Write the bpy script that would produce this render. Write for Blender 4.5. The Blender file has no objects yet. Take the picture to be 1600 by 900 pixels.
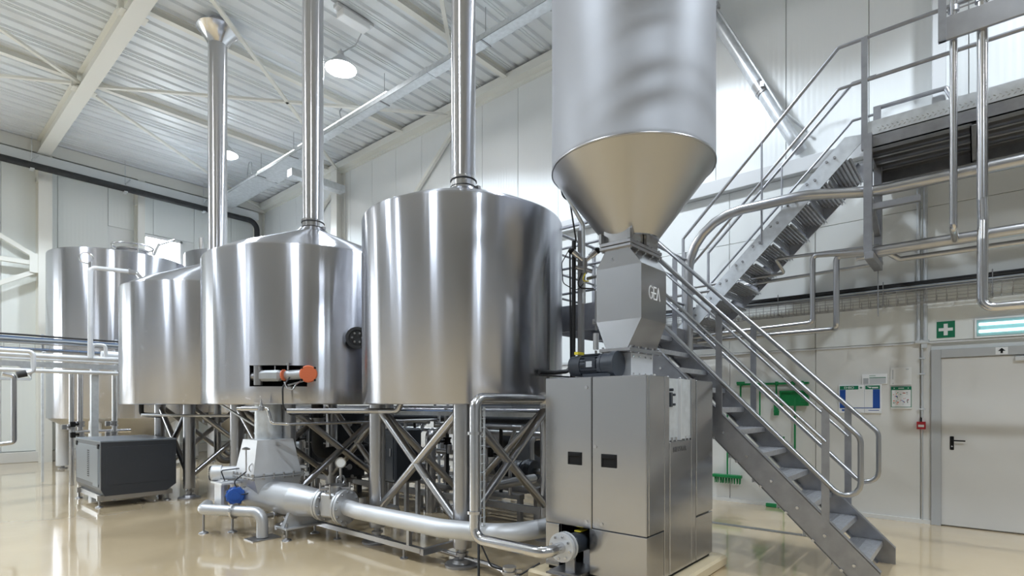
import bpy, bmesh, math, random
from math import pi, sin, cos, radians, sqrt, atan2
from mathutils import Vector, Matrix

random.seed(7)
SC = bpy.context.scene
COL = SC.collection

# ------------------------------------------------------------------ camera
cam_d = bpy.data.cameras.new('camera')
cam_d.sensor_width = 36.0
cam_d.lens = 850.0 / 1600.0 * 36.0
cam_d.shift_y = (632.0 - 450.0) / 1600.0
cam_d.clip_start = 0.05
cam_d.clip_end = 200
cam = bpy.data.objects.new('camera', cam_d)
cam.location = (0, 0, 1.52)
cam.rotation_euler = (pi / 2, 0.0, radians(40.64 - 90))
COL.objects.link(cam)
SC.camera = cam

# ------------------------------------------------------------------ world, view
w = bpy.data.worlds.new('world')
SC.world = w
w.use_nodes = True
bg = w.node_tree.nodes['Background']
bg.inputs[0].default_value = (0.75, 0.85, 1.0, 1)
bg.inputs[1].default_value = 0.6
SC.view_settings.view_transform = 'Standard'
SC.view_settings.look = 'None'
SC.view_settings.gamma = 1.0
SC.view_settings.use_curve_mapping = False
SC.view_settings.exposure = 0.15
SC.cycles.use_denoising = True
SC.cycles.max_bounces = 10
SC.cycles.diffuse_bounces = 5
SC.cycles.glossy_bounces = 5
SC.cycles.sample_clamp_indirect = 6.0

LAMP_W = 900.0          # each high-bay lamp, downwards
UP_W = 90.0             # its light through the translucent reflector
LAMP_SPOTS = [(5.85, 9.4), (5.9, 14.9), (5.85, 3.9), (5.85, -1.6), (5.85, -6.5),
              (0.2, 3.9), (0.2, 9.4), (0.2, 14.9), (-4.6, 9.4), (0.2, -3.6)]
LAMP_Z = 8.02

# ------------------------------------------------------------------ materials
MATS = {}
def nodes(name):
    m = bpy.data.materials.new(name)
    m.use_nodes = True
    return m, m.node_tree.nodes, m.node_tree.links, m.node_tree.nodes['Principled BSDF']

def mat(name, col, rough=0.5, metal=0.0, spec=None, noise=0.0, nscale=6.0, nstretch=(1, 1, 1),
        rnoise=0.0, bump=0.0, bscale=80.0, bstretch=(1, 1, 1), bdist=0.01, aniso=0.0, arot=0.25, emit=None, es=0.0, coat=0.0):
    m, N, L, p = nodes(name)
    p.inputs['Base Color'].default_value = (*col, 1)
    p.inputs['Roughness'].default_value = rough
    p.inputs['Metallic'].default_value = metal
    if spec is not None:
        p.inputs['Specular IOR Level'].default_value = spec
    if coat:
        p.inputs['Coat Weight'].default_value = coat
        p.inputs['Coat Roughness'].default_value = 0.05
    if noise or rnoise or bump:
        tc = N.new('ShaderNodeTexCoord')
    if noise or rnoise:
        mp = N.new('ShaderNodeMapping'); mp.inputs['Scale'].default_value = nstretch
        L.new(tc.outputs['Object'], mp.inputs['Vector'])
        nz = N.new('ShaderNodeTexNoise'); nz.inputs['Scale'].default_value = nscale
        nz.inputs['Detail'].default_value = 5
        L.new(mp.outputs[0], nz.inputs['Vector'])
        if noise:
            rp = N.new('ShaderNodeValToRGB')
            rp.color_ramp.elements[0].position = 0.3
            rp.color_ramp.elements[1].position = 0.7
            rp.color_ramp.elements[0].color = (*[max(0, c * (1 - noise)) for c in col], 1)
            rp.color_ramp.elements[1].color = (*[min(1, c * (1 + noise)) for c in col], 1)
            L.new(nz.outputs['Fac'], rp.inputs[0]); L.new(rp.outputs[0], p.inputs['Base Color'])
        if rnoise:
            mr = N.new('ShaderNodeMapRange')
            mr.inputs['From Min'].default_value = 0.3; mr.inputs['From Max'].default_value = 0.7
            mr.inputs['To Min'].default_value = max(0.02, rough - rnoise); mr.inputs['To Max'].default_value = rough + rnoise
            L.new(nz.outputs['Fac'], mr.inputs['Value']); L.new(mr.outputs[0], p.inputs['Roughness'])
    if bump:
        mp2 = N.new('ShaderNodeMapping'); mp2.inputs['Scale'].default_value = bstretch
        L.new(tc.outputs['Object'], mp2.inputs['Vector'])
        n2 = N.new('ShaderNodeTexNoise'); n2.inputs['Scale'].default_value = bscale
        L.new(mp2.outputs[0], n2.inputs['Vector'])
        b = N.new('ShaderNodeBump'); b.inputs['Strength'].default_value = bump; b.inputs['Distance'].default_value = bdist
        L.new(n2.outputs['Fac'], b.inputs['Height']); L.new(b.outputs[0], p.inputs['Normal'])
    if aniso:
        p.inputs['Anisotropic'].default_value = aniso
        p.inputs['Anisotropic Rotation'].default_value = arot
        t = N.new('ShaderNodeTangent'); t.direction_type = 'RADIAL'; t.axis = 'Z'
        L.new(t.outputs[0], p.inputs['Tangent'])
    if emit is not None:
        p.inputs['Emission Color'].default_value = (*emit, 1)
        p.inputs['Emission Strength'].default_value = es
    MATS[name] = m
    return m

M = MATS
mat('tank_steel', (0.52, 0.53, 0.575), 0.26, 1.0, aniso=1.0, bump=0.75, bscale=5.0, bstretch=(1, 1, 0.02), bdist=0.008)
mat('duct_steel', (0.60, 0.60, 0.625), 0.28, 1.0, aniso=1.0)
mat('silo_steel', (0.38, 0.39, 0.42), 0.55, 0.35, noise=0.02, nscale=2)
mat('cone_steel', (0.47, 0.465, 0.46), 0.36, 1.0, rnoise=0.04, nscale=4)
mat('steel', (0.50, 0.50, 0.515), 0.28, 1.0)
mat('polished_steel', (0.66, 0.66, 0.675), 0.20, 1.0)
mat('sheet_steel', (0.52, 0.52, 0.53), 0.20, 1.0)
mat('dull_steel', (0.40, 0.40, 0.415), 0.42, 1.0, noise=0.08, nscale=5)
mat('stair_steel', (0.37, 0.375, 0.40), 0.38, 0.9, noise=0.10, nscale=9)
mat('tread_steel', (0.56, 0.57, 0.60), 0.42, 0.85, noise=0.12, nscale=20)
mat('galvanised', (0.66, 0.69, 0.72), 0.40, 0.55, noise=0.10, nscale=12)
mat('cast_silver', (0.60, 0.61, 0.63), 0.42, 0.7, bump=0.05, bscale=60)
mat('bead_steel', (0.72, 0.73, 0.75), 0.5, 0.55, noise=0.05, nscale=3)
mat('painted_wall', (0.80, 0.82, 0.81), 0.42, 0.0, noise=0.015, nscale=1.5)
mat('lower_wall', (0.72, 0.71, 0.68), 0.38, 0.0, noise=0.03, nscale=1.2)
mat('frame_white', (0.80, 0.80, 0.75), 0.45)
mat('frame_grey', (0.66, 0.67, 0.68), 0.45)
mat('deck', (0.76, 0.79, 0.81), 0.38, 0.1, noise=0.02, nscale=2)
mat('beam_paint', (0.79, 0.785, 0.735), 0.45)
mat('dark', (0.012, 0.012, 0.013), 0.6, spec=0.2)
mat('black_rubber', (0.02, 0.02, 0.022), 0.6)
mat('insulation_black', (0.03, 0.032, 0.035), 0.7, noise=0.2, nscale=8)
mat('cabinet_dark', (0.045, 0.05, 0.062), 0.36, noise=0.04, nscale=3)
mat('cabinet_lid', (0.20, 0.23, 0.27), 0.28, 0.2)
mat('motor_dark', (0.035, 0.042, 0.055), 0.38)
mat('motor_blue', (0.02, 0.10, 0.42), 0.4)
mat('motor_grey', (0.42, 0.44, 0.46), 0.42, 0.3)
mat('orange', (0.72, 0.17, 0.07), 0.5)
mat('yellow', (0.75, 0.62, 0.05), 0.5)
mat('green', (0.008, 0.22, 0.065), 0.42)
mat('lettering_grey', (0.12, 0.12, 0.125), 0.5)
mat('cyan_plastic', (0.30, 0.50, 0.52), 0.4)
mat('rail_steel', (0.42, 0.425, 0.44), 0.33, 1.0)
mat('sign_green', (0.0, 0.17, 0.08), 0.4)
mat('sign_blue', (0.01, 0.07, 0.33), 0.4)
mat('sign_white', (0.82, 0.83, 0.84), 0.35)
mat('paper', (0.78, 0.78, 0.77), 0.6)
mat('pale_grey', (0.52, 0.54, 0.56), 0.5)
mat('hall_grey', (0.36, 0.37, 0.38), 0.5)
mat('red', (0.45, 0.02, 0.03), 0.35)
mat('door_paint', (0.70, 0.69, 0.67), 0.38, noise=0.02, nscale=1.5)
mat('door_frame', (0.46, 0.47, 0.48), 0.42)
mat('concrete', (0.72, 0.60, 0.40), 0.35, noise=0.04, nscale=5)
mat('cable_blue', (0.12, 0.20, 0.36), 0.5)
mat('cable_grey', (0.35, 0.38, 0.42), 0.5)
mat('lamp_glow', (1, 1, 1), 0.5, emit=(1, 1, 1), es=45.0)
mat('tube_glow', (0.8, 1, 1), 0.4, emit=(0.72, 0.97, 1.0), es=2.6)
mat('window_glow', (1, 1, 1), 0.4, emit=(0.90, 0.96, 1.0), es=6.0)
mat('led_strip', (0.9, 0.9, 0.9), 0.4, emit=(0.95, 0.98, 1.0), es=3.0)
mat('gauge_face', (0.85, 0.85, 0.83), 0.3)

def floor_material():
    m, N, L, p = nodes('epoxy_floor')
    tc = N.new('ShaderNodeTexCoord')
    nz = N.new('ShaderNodeTexNoise'); nz.inputs['Scale'].default_value = 0.7; nz.inputs['Detail'].default_value = 6
    L.new(tc.outputs['Object'], nz.inputs['Vector'])
    rp = N.new('ShaderNodeValToRGB')
    rp.color_ramp.elements[0].position = 0.3; rp.color_ramp.elements[0].color = (0.56, 0.435, 0.265, 1)
    rp.color_ramp.elements[1].position = 0.75; rp.color_ramp.elements[1].color = (0.65, 0.52, 0.34, 1)
    L.new(nz.outputs['Fac'], rp.inputs[0]); L.new(rp.outputs[0], p.inputs['Base Color'])
    n2 = N.new('ShaderNodeTexNoise'); n2.inputs['Scale'].default_value = 1.1; n2.inputs['Detail'].default_value = 4
    L.new(tc.outputs['Object'], n2.inputs['Vector'])
    mr = N.new('ShaderNodeMapRange'); mr.inputs['From Min'].default_value = 0.35; mr.inputs['From Max'].default_value = 0.65
    mr.inputs['To Min'].default_value = 0.06; mr.inputs['To Max'].default_value = 0.17
    L.new(n2.outputs['Fac'], mr.inputs['Value']); L.new(mr.outputs[0], p.inputs['Roughness'])
    n3 = N.new('ShaderNodeTexNoise'); n3.inputs['Scale'].default_value = 2.6; n3.inputs['Detail'].default_value = 2
    L.new(tc.outputs['Object'], n3.inputs['Vector'])
    b = N.new('ShaderNodeBump'); b.inputs['Strength'].default_value = 0.035; b.inputs['Distance'].default_value = 0.05
    L.new(n3.outputs['Fac'], b.inputs['Height']); L.new(b.outputs[0], p.inputs['Normal'])
    p.inputs['Specular IOR Level'].default_value = 0.8
    p.inputs['Coat Weight'].default_value = 0.6
    p.inputs['Coat Roughness'].default_value = 0.045
    p.inputs['Coat IOR'].default_value = 1.5
    MATS['epoxy_floor'] = m
floor_material()

def ribbed_material(name, col, axis, period, strength):
    m, N, L, p = nodes(name)
    p.inputs['Base Color'].default_value = (*col, 1)
    p.inputs['Roughness'].default_value = 0.38
    tc = N.new('ShaderNodeTexCoord')
    wv = N.new('ShaderNodeTexWave'); wv.wave_type = 'BANDS'; wv.bands_direction = axis
    wv.inputs['Scale'].default_value = 0.314 / period
    L.new(tc.outputs['Object'], wv.inputs['Vector'])
    b = N.new('ShaderNodeBump'); b.inputs['Strength'].default_value = strength; b.inputs['Distance'].default_value = 0.004
    L.new(wv.outputs['Fac'], b.inputs['Height']); L.new(b.outputs[0], p.inputs['Normal'])
    MATS[name] = m
ribbed_material('ribbed_wall_y', (0.80, 0.82, 0.82), 'Y', 0.075, 0.35)
ribbed_material('ribbed_wall_x', (0.79, 0.82, 0.80), 'X', 0.09, 0.2)

# ------------------------------------------------------------------ mesh helpers
def vec(a):
    return a if isinstance(a, Vector) else Vector(a)

class MB:
    def __init__(self):
        self.bm = bmesh.new()
    def face(self, vs, smooth=False):
        try:
            f = self.bm.faces.new(vs)
            f.smooth = smooth
            return f
        except ValueError:
            return None
    def poly(self, pts, smooth=False):
        return self.face([self.bm.verts.new(p) for p in pts], smooth)
    def box(self, lo, hi, bevel=0.0):
        lo, hi = vec(lo), vec(hi)
        c = (lo + hi) / 2; s = hi - lo
        return self.obox(c, s, None, bevel)
    def obox(self, c, s, rot=None, bevel=0.0):
        mtx = Matrix.Translation(vec(c)) @ (rot.to_4x4() if rot is not None else Matrix.Identity(4)) @ Matrix.Diagonal((abs(s[0]), abs(s[1]), abs(s[2]), 1))
        r = bmesh.ops.create_cube(self.bm, size=1.0, matrix=mtx)
        if bevel:
            es = list({e for v in r['verts'] for e in v.link_edges})
            bmesh.ops.bevel(self.bm, geom=es, offset=bevel, segments=1, affect='EDGES')
        return self
    def bar(self, p0, p1, wd, th, up=(0, 0, 1), bevel=0.0):
        """rectangular bar from p0 to p1; wd along up x dir, th along up"""
        p0, p1 = vec(p0), vec(p1)
        d = p1 - p0; ln = d.length; d.normalize()
        u = vec(up); s = d.cross(u)
        if s.length < 1e-5:
            s = d.cross(Vector((1, 0, 0)))
        s.normalize(); u = s.cross(d)
        rot = Matrix((d, s, u)).transposed()
        return self.obox((p0 + p1) / 2, (ln, wd, th), rot, bevel)
    def ring(self, c, d, u, v, r, seg):
        return [self.bm.verts.new(c + (u * cos(2 * pi * k / seg) + v * sin(2 * pi * k / seg)) * r) for k in range(seg)]
    def frame(self, d):
        d = d.normalized()
        a = Vector((0, 0, 1)) if abs(d.z) < 0.9 else Vector((1, 0, 0))
        u = d.cross(a).normalized(); v = d.cross(u).normalized()
        return d, u, v
    def cyl(self, p0, p1, r0, r1=None, seg=16, caps=True):
        p0, p1 = vec(p0), vec(p1)
        r1 = r0 if r1 is None else r1
        d, u, v = self.frame(p1 - p0)
        a = self.ring(p0, d, u, v, r0, seg); b = self.ring(p1, d, u, v, r1, seg)
        for k in range(seg):
            self.face([a[k], a[(k + 1) % seg], b[(k + 1) % seg], b[k]], True)
        if caps:
            self.cap(p0, d, u, v, r0, seg); self.cap(p1, d, u, v, r1, seg)
        return self
    def cap(self, c, d, u, v, r, seg):
        self.face(self.ring(c, d, u, v, r, seg))
    def axial(self, p0, axis, prof, seg=20):
        """profile of (t along axis, radius); hard edges where a pair repeats"""
        p0 = vec(p0); d, u, v = self.frame(vec(axis))
        last = None
        for i in range(len(prof) - 1):
            (t0, r0), (t1, r1) = prof[i], prof[i + 1]
            if abs(t0 - t1) < 1e-7 and abs(r0 - r1) < 1e-7:
                continue
            a = self.ring(p0 + d * t0, d, u, v, max(r0, 1e-4), seg)
            b = self.ring(p0 + d * t1, d, u, v, max(r1, 1e-4), seg)
            for k in range(seg):
                self.face([a[k], a[(k + 1) % seg], b[(k + 1) % seg], b[k]], True)
        return self
    def lathe(self, prof, c=(0, 0, 0), seg=96):
        """profile of (r, z) about a vertical axis, smooth throughout"""
        c = vec(c); rings = []
        for r, z in prof:
            rings.append([self.bm.verts.new(c + Vector((r * cos(2 * pi * k / seg), r * sin(2 * pi * k / seg), z))) for k in range(seg)])
        for a, b in zip(rings, rings[1:]):
            for k in range(seg):
                self.face([a[k], a[(k + 1) % seg], b[(k + 1) % seg], b[k]], True)
        return self
    def tube(self, pts, r, bend=0.0, seg=12, caps=True, bs=6):
        pts = [vec(p) for p in pts]
        path = [pts[0]]
        for i in range(1, len(pts) - 1):
            a, b, c = pts[i - 1], pts[i], pts[i + 1]
            d0 = (a - b); d1 = (c - b)
            l0, l1 = d0.length, d1.length
            d0.normalize(); d1.normalize()
            ang = d0.angle(d1, pi)
            if bend <= 0 or ang > pi - 0.02:
                path.append(b); continue
            t = min(bend / math.tan(ang / 2), l0 * 0.49, l1 * 0.49)
            rr = t * math.tan(ang / 2)
            cen = b + (d0 + d1).normalized() * (rr / sin(ang / 2))
            s = b + d0 * t - cen; e = b + d1 * t - cen
            for k in range(bs + 1):
                q = k / bs
                sw = s.slerp(e, q) if s.angle(e, 0) > 1e-4 else s
                path.append(cen + sw.normalized() * rr)
        path.append(pts[-1])
        tang = []
        for i in range(len(path)):
            if i == 0: t = path[1] - path[0]
            elif i == len(path) - 1: t = path[-1] - path[-2]
            else: t = (path[i + 1] - path[i]).normalized() + (path[i] - path[i - 1]).normalized()
            tang.append(t.normalized())
        d, u, v = self.frame(tang[0])
        rings = []
        for i, p in enumerate(path):
            if i:
                q = tang[i - 1].rotation_difference(tang[i])
                u = q @ u; v = q @ v
            k_ = 1.0
            if 0 < i < len(path) - 1:
                cs = (path[i] - path[i - 1]).normalized().dot(tang[i])
                k_ = 1.0 / max(cs, 0.6) if bend <= 0 else 1.0
            rings.append([self.bm.verts.new(p + (u * cos(2 * pi * k / seg) + v * sin(2 * pi * k / seg)) * r * k_) for k in range(seg)])
        for a, b in zip(rings, rings[1:]):
            for k in range(seg):
                self.face([a[k], a[(k + 1) % seg], b[(k + 1) % seg], b[k]], True)
        if caps:
            self.face([self.bm.verts.new(x.co) for x in rings[0]]); self.face([self.bm.verts.new(x.co) for x in rings[-1]])
        return self
    def prism(self, pts, a, b, plane='YZ'):
        """2D outline extruded along the third axis from a to b"""
        def p3(p, t):
            return {'YZ': (t, p[0], p[1]), 'XZ': (p[0], t, p[1]), 'XY': (p[0], p[1], t)}[plane]
        A = [self.bm.verts.new(p3(p, a)) for p in pts]; B = [self.bm.verts.new(p3(p, b)) for p in pts]
        self.face(A); self.face(B)
        n = len(pts)
        for k in range(n):
            self.face([A[k], A[(k + 1) % n], B[(k + 1) % n], B[k]])
        return self
    def loft(self, rects):
        """rects: (cx, cy, halfx, halfy, z) lofted, closed at both ends"""
        rings = []
        for cx, cy, hx, hy, z in rects:
            rings.append([self.bm.verts.new((cx + sx * hx, cy + sy * hy, z)) for sx, sy in ((-1, -1), (1, -1), (1, 1), (-1, 1))])
        for a, b in zip(rings, rings[1:]):
            for k in range(4):
                self.face([a[k], a[(k + 1) % 4], b[(k + 1) % 4], b[k]])
        self.face(rings[0]); self.face(rings[-1])
        return self

def wloc(o):
    l = Vector(o.location)
    while o.parent:
        o = o.parent; l = l + Vector(o.location)
    return l

def obj(name, mb, m, parent=None, kind=None, label=None):
    """link a bmesh drawn in world coordinates as ONE mesh object"""
    bm = mb.bm
    bmesh.ops.recalc_face_normals(bm, faces=bm.faces[:])
    me = bpy.data.meshes.new(name)
    off = wloc(parent) if parent else None
    if off is not None:
        bmesh.ops.translate(bm, verts=bm.verts[:], vec=-off)
    else:
        xs = [v.co for v in bm.verts]
        lo = Vector((min(v.x for v in xs), min(v.y for v in xs), min(v.z for v in xs)))
        hi = Vector((max(v.x for v in xs), max(v.y for v in xs), max(v.z for v in xs)))
        off = Vector(((lo.x + hi.x) / 2, (lo.y + hi.y) / 2, lo.z))
        bmesh.ops.translate(bm, verts=bm.verts[:], vec=-off)
    bm.to_mesh(me); bm.free()
    me.materials.append(MATS[m] if isinstance(m, str) else m)
    o = bpy.data.objects.new(name, me)
    if parent: o.parent = parent
    else: o.location = off
    if kind: o['kind'] = kind
    if label: o['label'] = label
    COL.objects.link(o)
    return o

def thing(name, label, cat, loc, group=None):
    o = bpy.data.objects.new(name, None)
    o.empty_display_size = 0.1
    o.location = loc
    o['label'] = label; o['category'] = cat
    if group: o['group'] = group
    COL.objects.link(o)
    return o

def tag(o, label, cat, group=None):
    o['label'] = label; o['category'] = cat
    if group: o['group'] = group
    return o

def struct(name, loc=(0, 0, 0)):
    o = bpy.data.objects.new(name, None)
    o.location = loc; o['kind'] = 'structure'
    o.empty_display_size = 0.1
    COL.objects.link(o)
    return o

def share(src, name, loc, parent):
    """another object on the same mesh"""
    c = src.copy(); c.name = name; c.parent = parent; c.location = loc
    COL.objects.link(c)
    return c

def dup(root, loc, rotz=0.0, label=None, group=None):
    r = root.copy(); COL.objects.link(r); r.location = loc; r.rotation_euler = (0, 0, rotz)
    if label: r['label'] = label
    if group: r['group'] = group
    for ch in list(root.children):
        c = ch.copy(); COL.objects.link(c); c.parent = r
        for g in list(ch.children):
            d = g.copy(); COL.objects.link(d); d.parent = c
    return r

# ================================================================== SETTING
XR, YF, ZC = 8.7, 19.0, 8.42           # right wall, far wall, underside of the roof deck
XL, YN = -7.0, -9.0

b = MB(); b.box((XL - 0.1, YN - 0.1, -0.12), (XR + 0.1, YF + 0.1, 0.0))
fl = obj('floor', b, 'epoxy_floor', kind='structure')

# --- roof: trapezoidal deck sheets, beams, purlins, bracing
ceil = struct('ceiling', (0, 0, ZC))
PER = 0.30
b = MB()
prof = []
for k in range(3):
    y = k * PER
    prof += [(y, 0.0), (y + 0.205, 0.0), (y + 0.225, 0.045), (y + 0.28, 0.045)]
prof.append((3 * PER, 0.0))
A = [b.bm.verts.new((XL, p[0], ZC + p[1])) for p in prof]
B = [b.bm.verts.new((XR, p[0], ZC + p[1])) for p in prof]
for i in range(len(prof) - 1):
    b.face([A[i], A[i + 1], B[i + 1], B[i]])
b.box((XL, 0.06, ZC - 0.012), (XR, 0.075, ZC + 0.001)); b.box((XL, 0.115, ZC - 0.012), (XR, 0.13, ZC + 0.001))
sheet = obj('deck_sheet', b, 'deck', ceil)
n = int((YF - YN) / (3 * PER)) + 1
sheet.location = (0, YN, 0)
for i in range(1, n):
    share(sheet, 'deck_sheet', (0, YN + i * 3 * PER, 0), ceil)
b = MB(); b.box((XL - .1, YN - .1, ZC + 0.14), (XR + .1, YF + .1, ZC + 0.2))
obj('roof_cover', b, 'deck', ceil)
def ibeam(x, y0, y1, z0, z1, wd):
    b = MB()
    b.box((x - wd / 2, y0, z0), (x + wd / 2, y1, z0 + 0.02))
    b.box((x - wd / 2, y0, z1 - 0.02), (x + wd / 2, y1, z1))
    b.box((x - 0.05, y0, z0 + 0.02), (x + 0.05, y1, z1 - 0.02))
    return b
for x in (2.82, -3.0):
    obj('roof_beam', ibeam(x, YN, 18.62, 8.06, ZC, 0.26), 'beam_paint', ceil)
for y in (-6.35, -2.9, 0.55, 4.0, 7.45, 10.9, 14.3):
    for x0, x1 in ((-2.9, 2.7), (2.94, 8.5)):
        b = MB(); b.box((x0, y - 0.06, 8.29), (x1, y + 0.06, 8.30)); b.box((x0, y - 0.01, 8.30), (x1, y + 0.01, ZC - .01)); b.box((x0, y - 0.06, ZC - 0.01), (x1, y + 0.06, ZC))
        obj('purlin', b, 'beam_paint', ceil)
    b = MB(); b.box((2.60, y - 0.05, 8.12), (2.68, y + 0.05, 8.26)); b.box((2.62, y - 0.12, 8.1), (3.02, y + 0.12, 8.115))
    obj('purlin_cleat', b, 'beam_paint', ceil)
for p0, p1 in (((2.9, 14.15, 8.2), (8.55, 9.3, 8.2)), ((2.9, 9.0, 8.2), (8.55, 13.9, 8.2)), ((5.2, 6.0, 8.2), (7.12, 7.64, 8.2)),
               ((2.9, 14.4, 8.2), (8.5, 18.6, 8.2)), ((-2.9, 10.0, 8.2), (2.75, 14.2, 8.2)), ((2.75, 14.2, 8.2), (-2.9, 18.6, 8.2))):
    b = MB(); b.bar(p0, p1, 0.07, 0.05)
    obj('bracing_bar', b, 'beam_paint', ceil)
b = MB(); b.box((XR - 0.24, YN, 8.20), (XR, YF, 8.215)); b.box((XR - 0.24, YN, 8.215), (XR - 0.225, YF, 8.37)); b.box((XR - 0.06, YN, 8.13), (XR, YF, 8.20))
obj('edge_beam', b, 'frame_white', ceil)
b = MB(); b.box((XL, YF - 0.35, 8.10), (XR, YF, 8.14)); b.box((XL, YF - 0.35, 8.14), (XR, YF - 0.31, 8.41))
obj('edge_beam', b, 'beam_paint', ceil)
b = MB(); b.box((XL, 18.50, 7.76), (XR - 0.3, 18.90, 8.02), 0.02)
obj('edge_duct', b, 'deck', ceil)

# --- right wall (X = 8.7): lower plinth panels, flat panels, girt, ribbed panels
wr = struct('wall_right', (XR, 6, 0))
b = MB(); b.box((XR + 0.05, YN, 0), (XR + 0.15, YF, 8.6)); obj('wall_core', b, 'painted_wall', wr)
def right_panels(z0, z1, x0, m, joint, spacing):
    """one panel per joint spacing; the joints stay open by 8 mm"""
    src = None
    y = joint - spacing * math.ceil((joint - YN) / spacing)
    while y < YF:
        a, c = max(y, YN), min(y + spacing, YF)
        if c - a > 0.3:
            if c - a > spacing - 1e-4 and src is not None:
                share(src, 'wall_panel', (0, a + 0.004 - src['y0'], 0), wr)
            else:
                b = MB(); b.box((x0, a + 0.004, z0 + 0.003), (XR + 0.05, c - 0.004, z1 - 0.003), 0.004)
                o = obj('wall_panel', b, m, wr)
                if c - a > spacing - 1e-4:
                    src = o; src['y0'] = a + 0.004
        y += spacing
DOOR_Y1, DOOR_Y0, DOOR_Z = 0.36, -0.75, 2.10
right_panels(2.32, 4.03, XR, 'painted_wall', 1.77, 1.2)
right_panels(4.03, 4.84, XR, 'painted_wall', 1.77, 1.2)
right_panels(5.06, 8.16, XR, 'ribbed_wall_y', 2.155, 1.03)
y = 1.77 - 1.2 * 7
first = None
while y < YF:
    a, c = max(y, YN), min(y + 1.2, YF)
    spans = [(a, c)]
    if a < DOOR_Y1 + .1 and c > DOOR_Y0 - .1:
        spans = [(s, e) for s, e in ((a, min(c, DOOR_Y0 - .1)), (max(a, DOOR_Y1 + .1), c)) if e - s > 0.02]
    for s, e in spans:
        b = MB(); b.box((XR + 0.02, s + 0.004, 0.0), (XR + 0.05, e - 0.004, 2.30), 0.004)
        obj('wall_panel', b, 'lower_wall', wr)
    y += 1.2
b = MB(); b.box((XR - 0.005, YN, 2.295), (XR + 0.05, YF, 2.318)); obj('drip_ledge', b, 'frame_grey', wr)
b = MB(); b.box((XR - 0.12, YN, 4.84), (XR + 0.05, YF, 5.05), 0.006); obj('wall_girt', b, 'frame_grey', wr)
for yc in (13.9, 8.35, 19 - 0.12):
    b = MB(); b.box((8.42, yc - 0.15, 0), (8.44, yc + 0.15, 8.16)); b.box((8.44, yc - 0.01, 0), (XR, yc + 0.01, 8.16)); b.box((8.66, yc - 0.15, 0), (8.70, yc + 0.15, 8.16))
    if yc != 8.35:
        obj('steel_column', b, 'beam_paint', wr)
for p0, p1 in (((8.62, 13.7, 4.2), (8.62, 9.0, 7.95)), ((8.62, 14.1, 7.8), (8.62, 18.6, 5.2))):
    b = MB(); b.bar(p0, p1, 0.08, 0.08, (1, 0, 0)); obj('wall_brace', b, 'frame_white', wr)
# baseboard_right
b = MB(); b.box((XR - 0.008, DOOR_Y1 + .1, 0.0), (XR + 0.02, YF, 0.05)); obj('baseboard_right', b, 'lower_wall', kind='structure')

# --- far wall (Y = 19)
wf = struct('wall_far', (2, YF, 0))
b = MB(); b.box((XL, YF + 0.05, 0), (XR, YF + 0.15, 8.6)); obj('wall_core', b, 'painted_wall', wf)
x = 3.175 - 1.13 * 9
src = None
WX0, WX1, WZ0, WZ1 = 5.16, 6.22, 4.9, 6.62
while x < XR:
    a, c = max(x, XL), min(x + 1.13, XR)
    if c - a > 0.1:
        if c <= WX0 or a >= WX1:
            zs = [(0.30, 8.3)]
        else:
            zs = [(0.30, WZ0 - .05), (WZ1 + .05, 8.3)]
        for z0, z1 in zs:
            b = MB(); b.box((a + 0.005, YF, z0), (c - 0.005, YF + 0.05, z1), 0.005)
            obj('wall_panel', b, 'ribbed_wall_x', wf)
    x += 1.13
b = MB(); b.box((XL, YF - 0.06, 0), (XR, YF + 0.05, 0.28), 0.01); obj('wall_kerb', b, 'lower_wall', wf)
for xc in (2.86, 5.02, -3.0):
    b = MB()
    wd = 0.14 if xc < 5 else 0.09
    b.box((xc - wd, 18.60, 0), (xc + wd, 18.63, 7.55)); b.box((xc - 0.012, 18.63, 0), (xc + 0.012, YF, 7.55)); b.box((xc - wd, 18.95, 0), (xc + wd, YF, 7.55))
    b.box((xc - wd, 18.60, 7.4), (xc + wd, YF, 8.08))
    obj('steel_column', b, 'beam_paint', wf)
for p0, p1 in (((-0.6, 18.7, 7.3), (2.6, 18.7, 5.42)), ((-0.6, 18.7, 3.0), (2.6, 18.7, 4.95)), ((-3, 18.7, 5.2), (2.7, 18.7, 5.2))):
    b = MB(); b.bar(p0, p1, 0.11, 0.11, (0, 1, 0)); obj('wall_brace', b, 'frame_white', wf)
b = MB(); b.box((2.55, 18.62, 4.95), (2.72, 18.64, 5.45)); obj('gusset_plate', b, 'frame_white', wf)

# window in the far wall, blown out by daylight
win = struct('window_1', (5.7, YF, WZ0))
b = MB(); b.box((WX0 + .05, YF + 0.03, WZ0 + .05), (WX1 - .05, YF + 0.045, WZ1 - .05)); obj('pane', b, 'window_glow', win)
b = MB()
b.box((WX0, YF - 0.03, WZ0), (WX0 + .06, YF + 0.05, WZ1)); b.box((WX1 - .06, YF - 0.03, WZ0), (WX1, YF + 0.05, WZ1))
b.box((WX0, YF - 0.03, WZ1 - .06), (WX1, YF + 0.05, WZ1)); b.box((WX0, YF - 0.05, WZ0), (WX1, YF + 0.05, WZ0 + .06))
obj('window_frame', b, 'sign_white', win)

# a second, larger window farther left on the same wall
w2 = struct('window_2', (-2.8, YF, 0.9))
for k in range(4):
    x0 = -5.0 + k * 1.1
    b = MB(); b.box((x0 + .03, YF - .035, 1.0), (x0 + 1.07, YF - .02, 4.9)); obj('pane', b, 'window_glow', w2)
b = MB()
for k in range(5): b.box((-5.03 + k * 1.1, YF - .06, .94), (-4.97 + k * 1.1, YF, 4.96))
for z in (.94, 4.9): b.box((-5.03, YF - .06, z), (-.57, YF, z + .06))
obj('window_frame', b, 'sign_white', w2)

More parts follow.
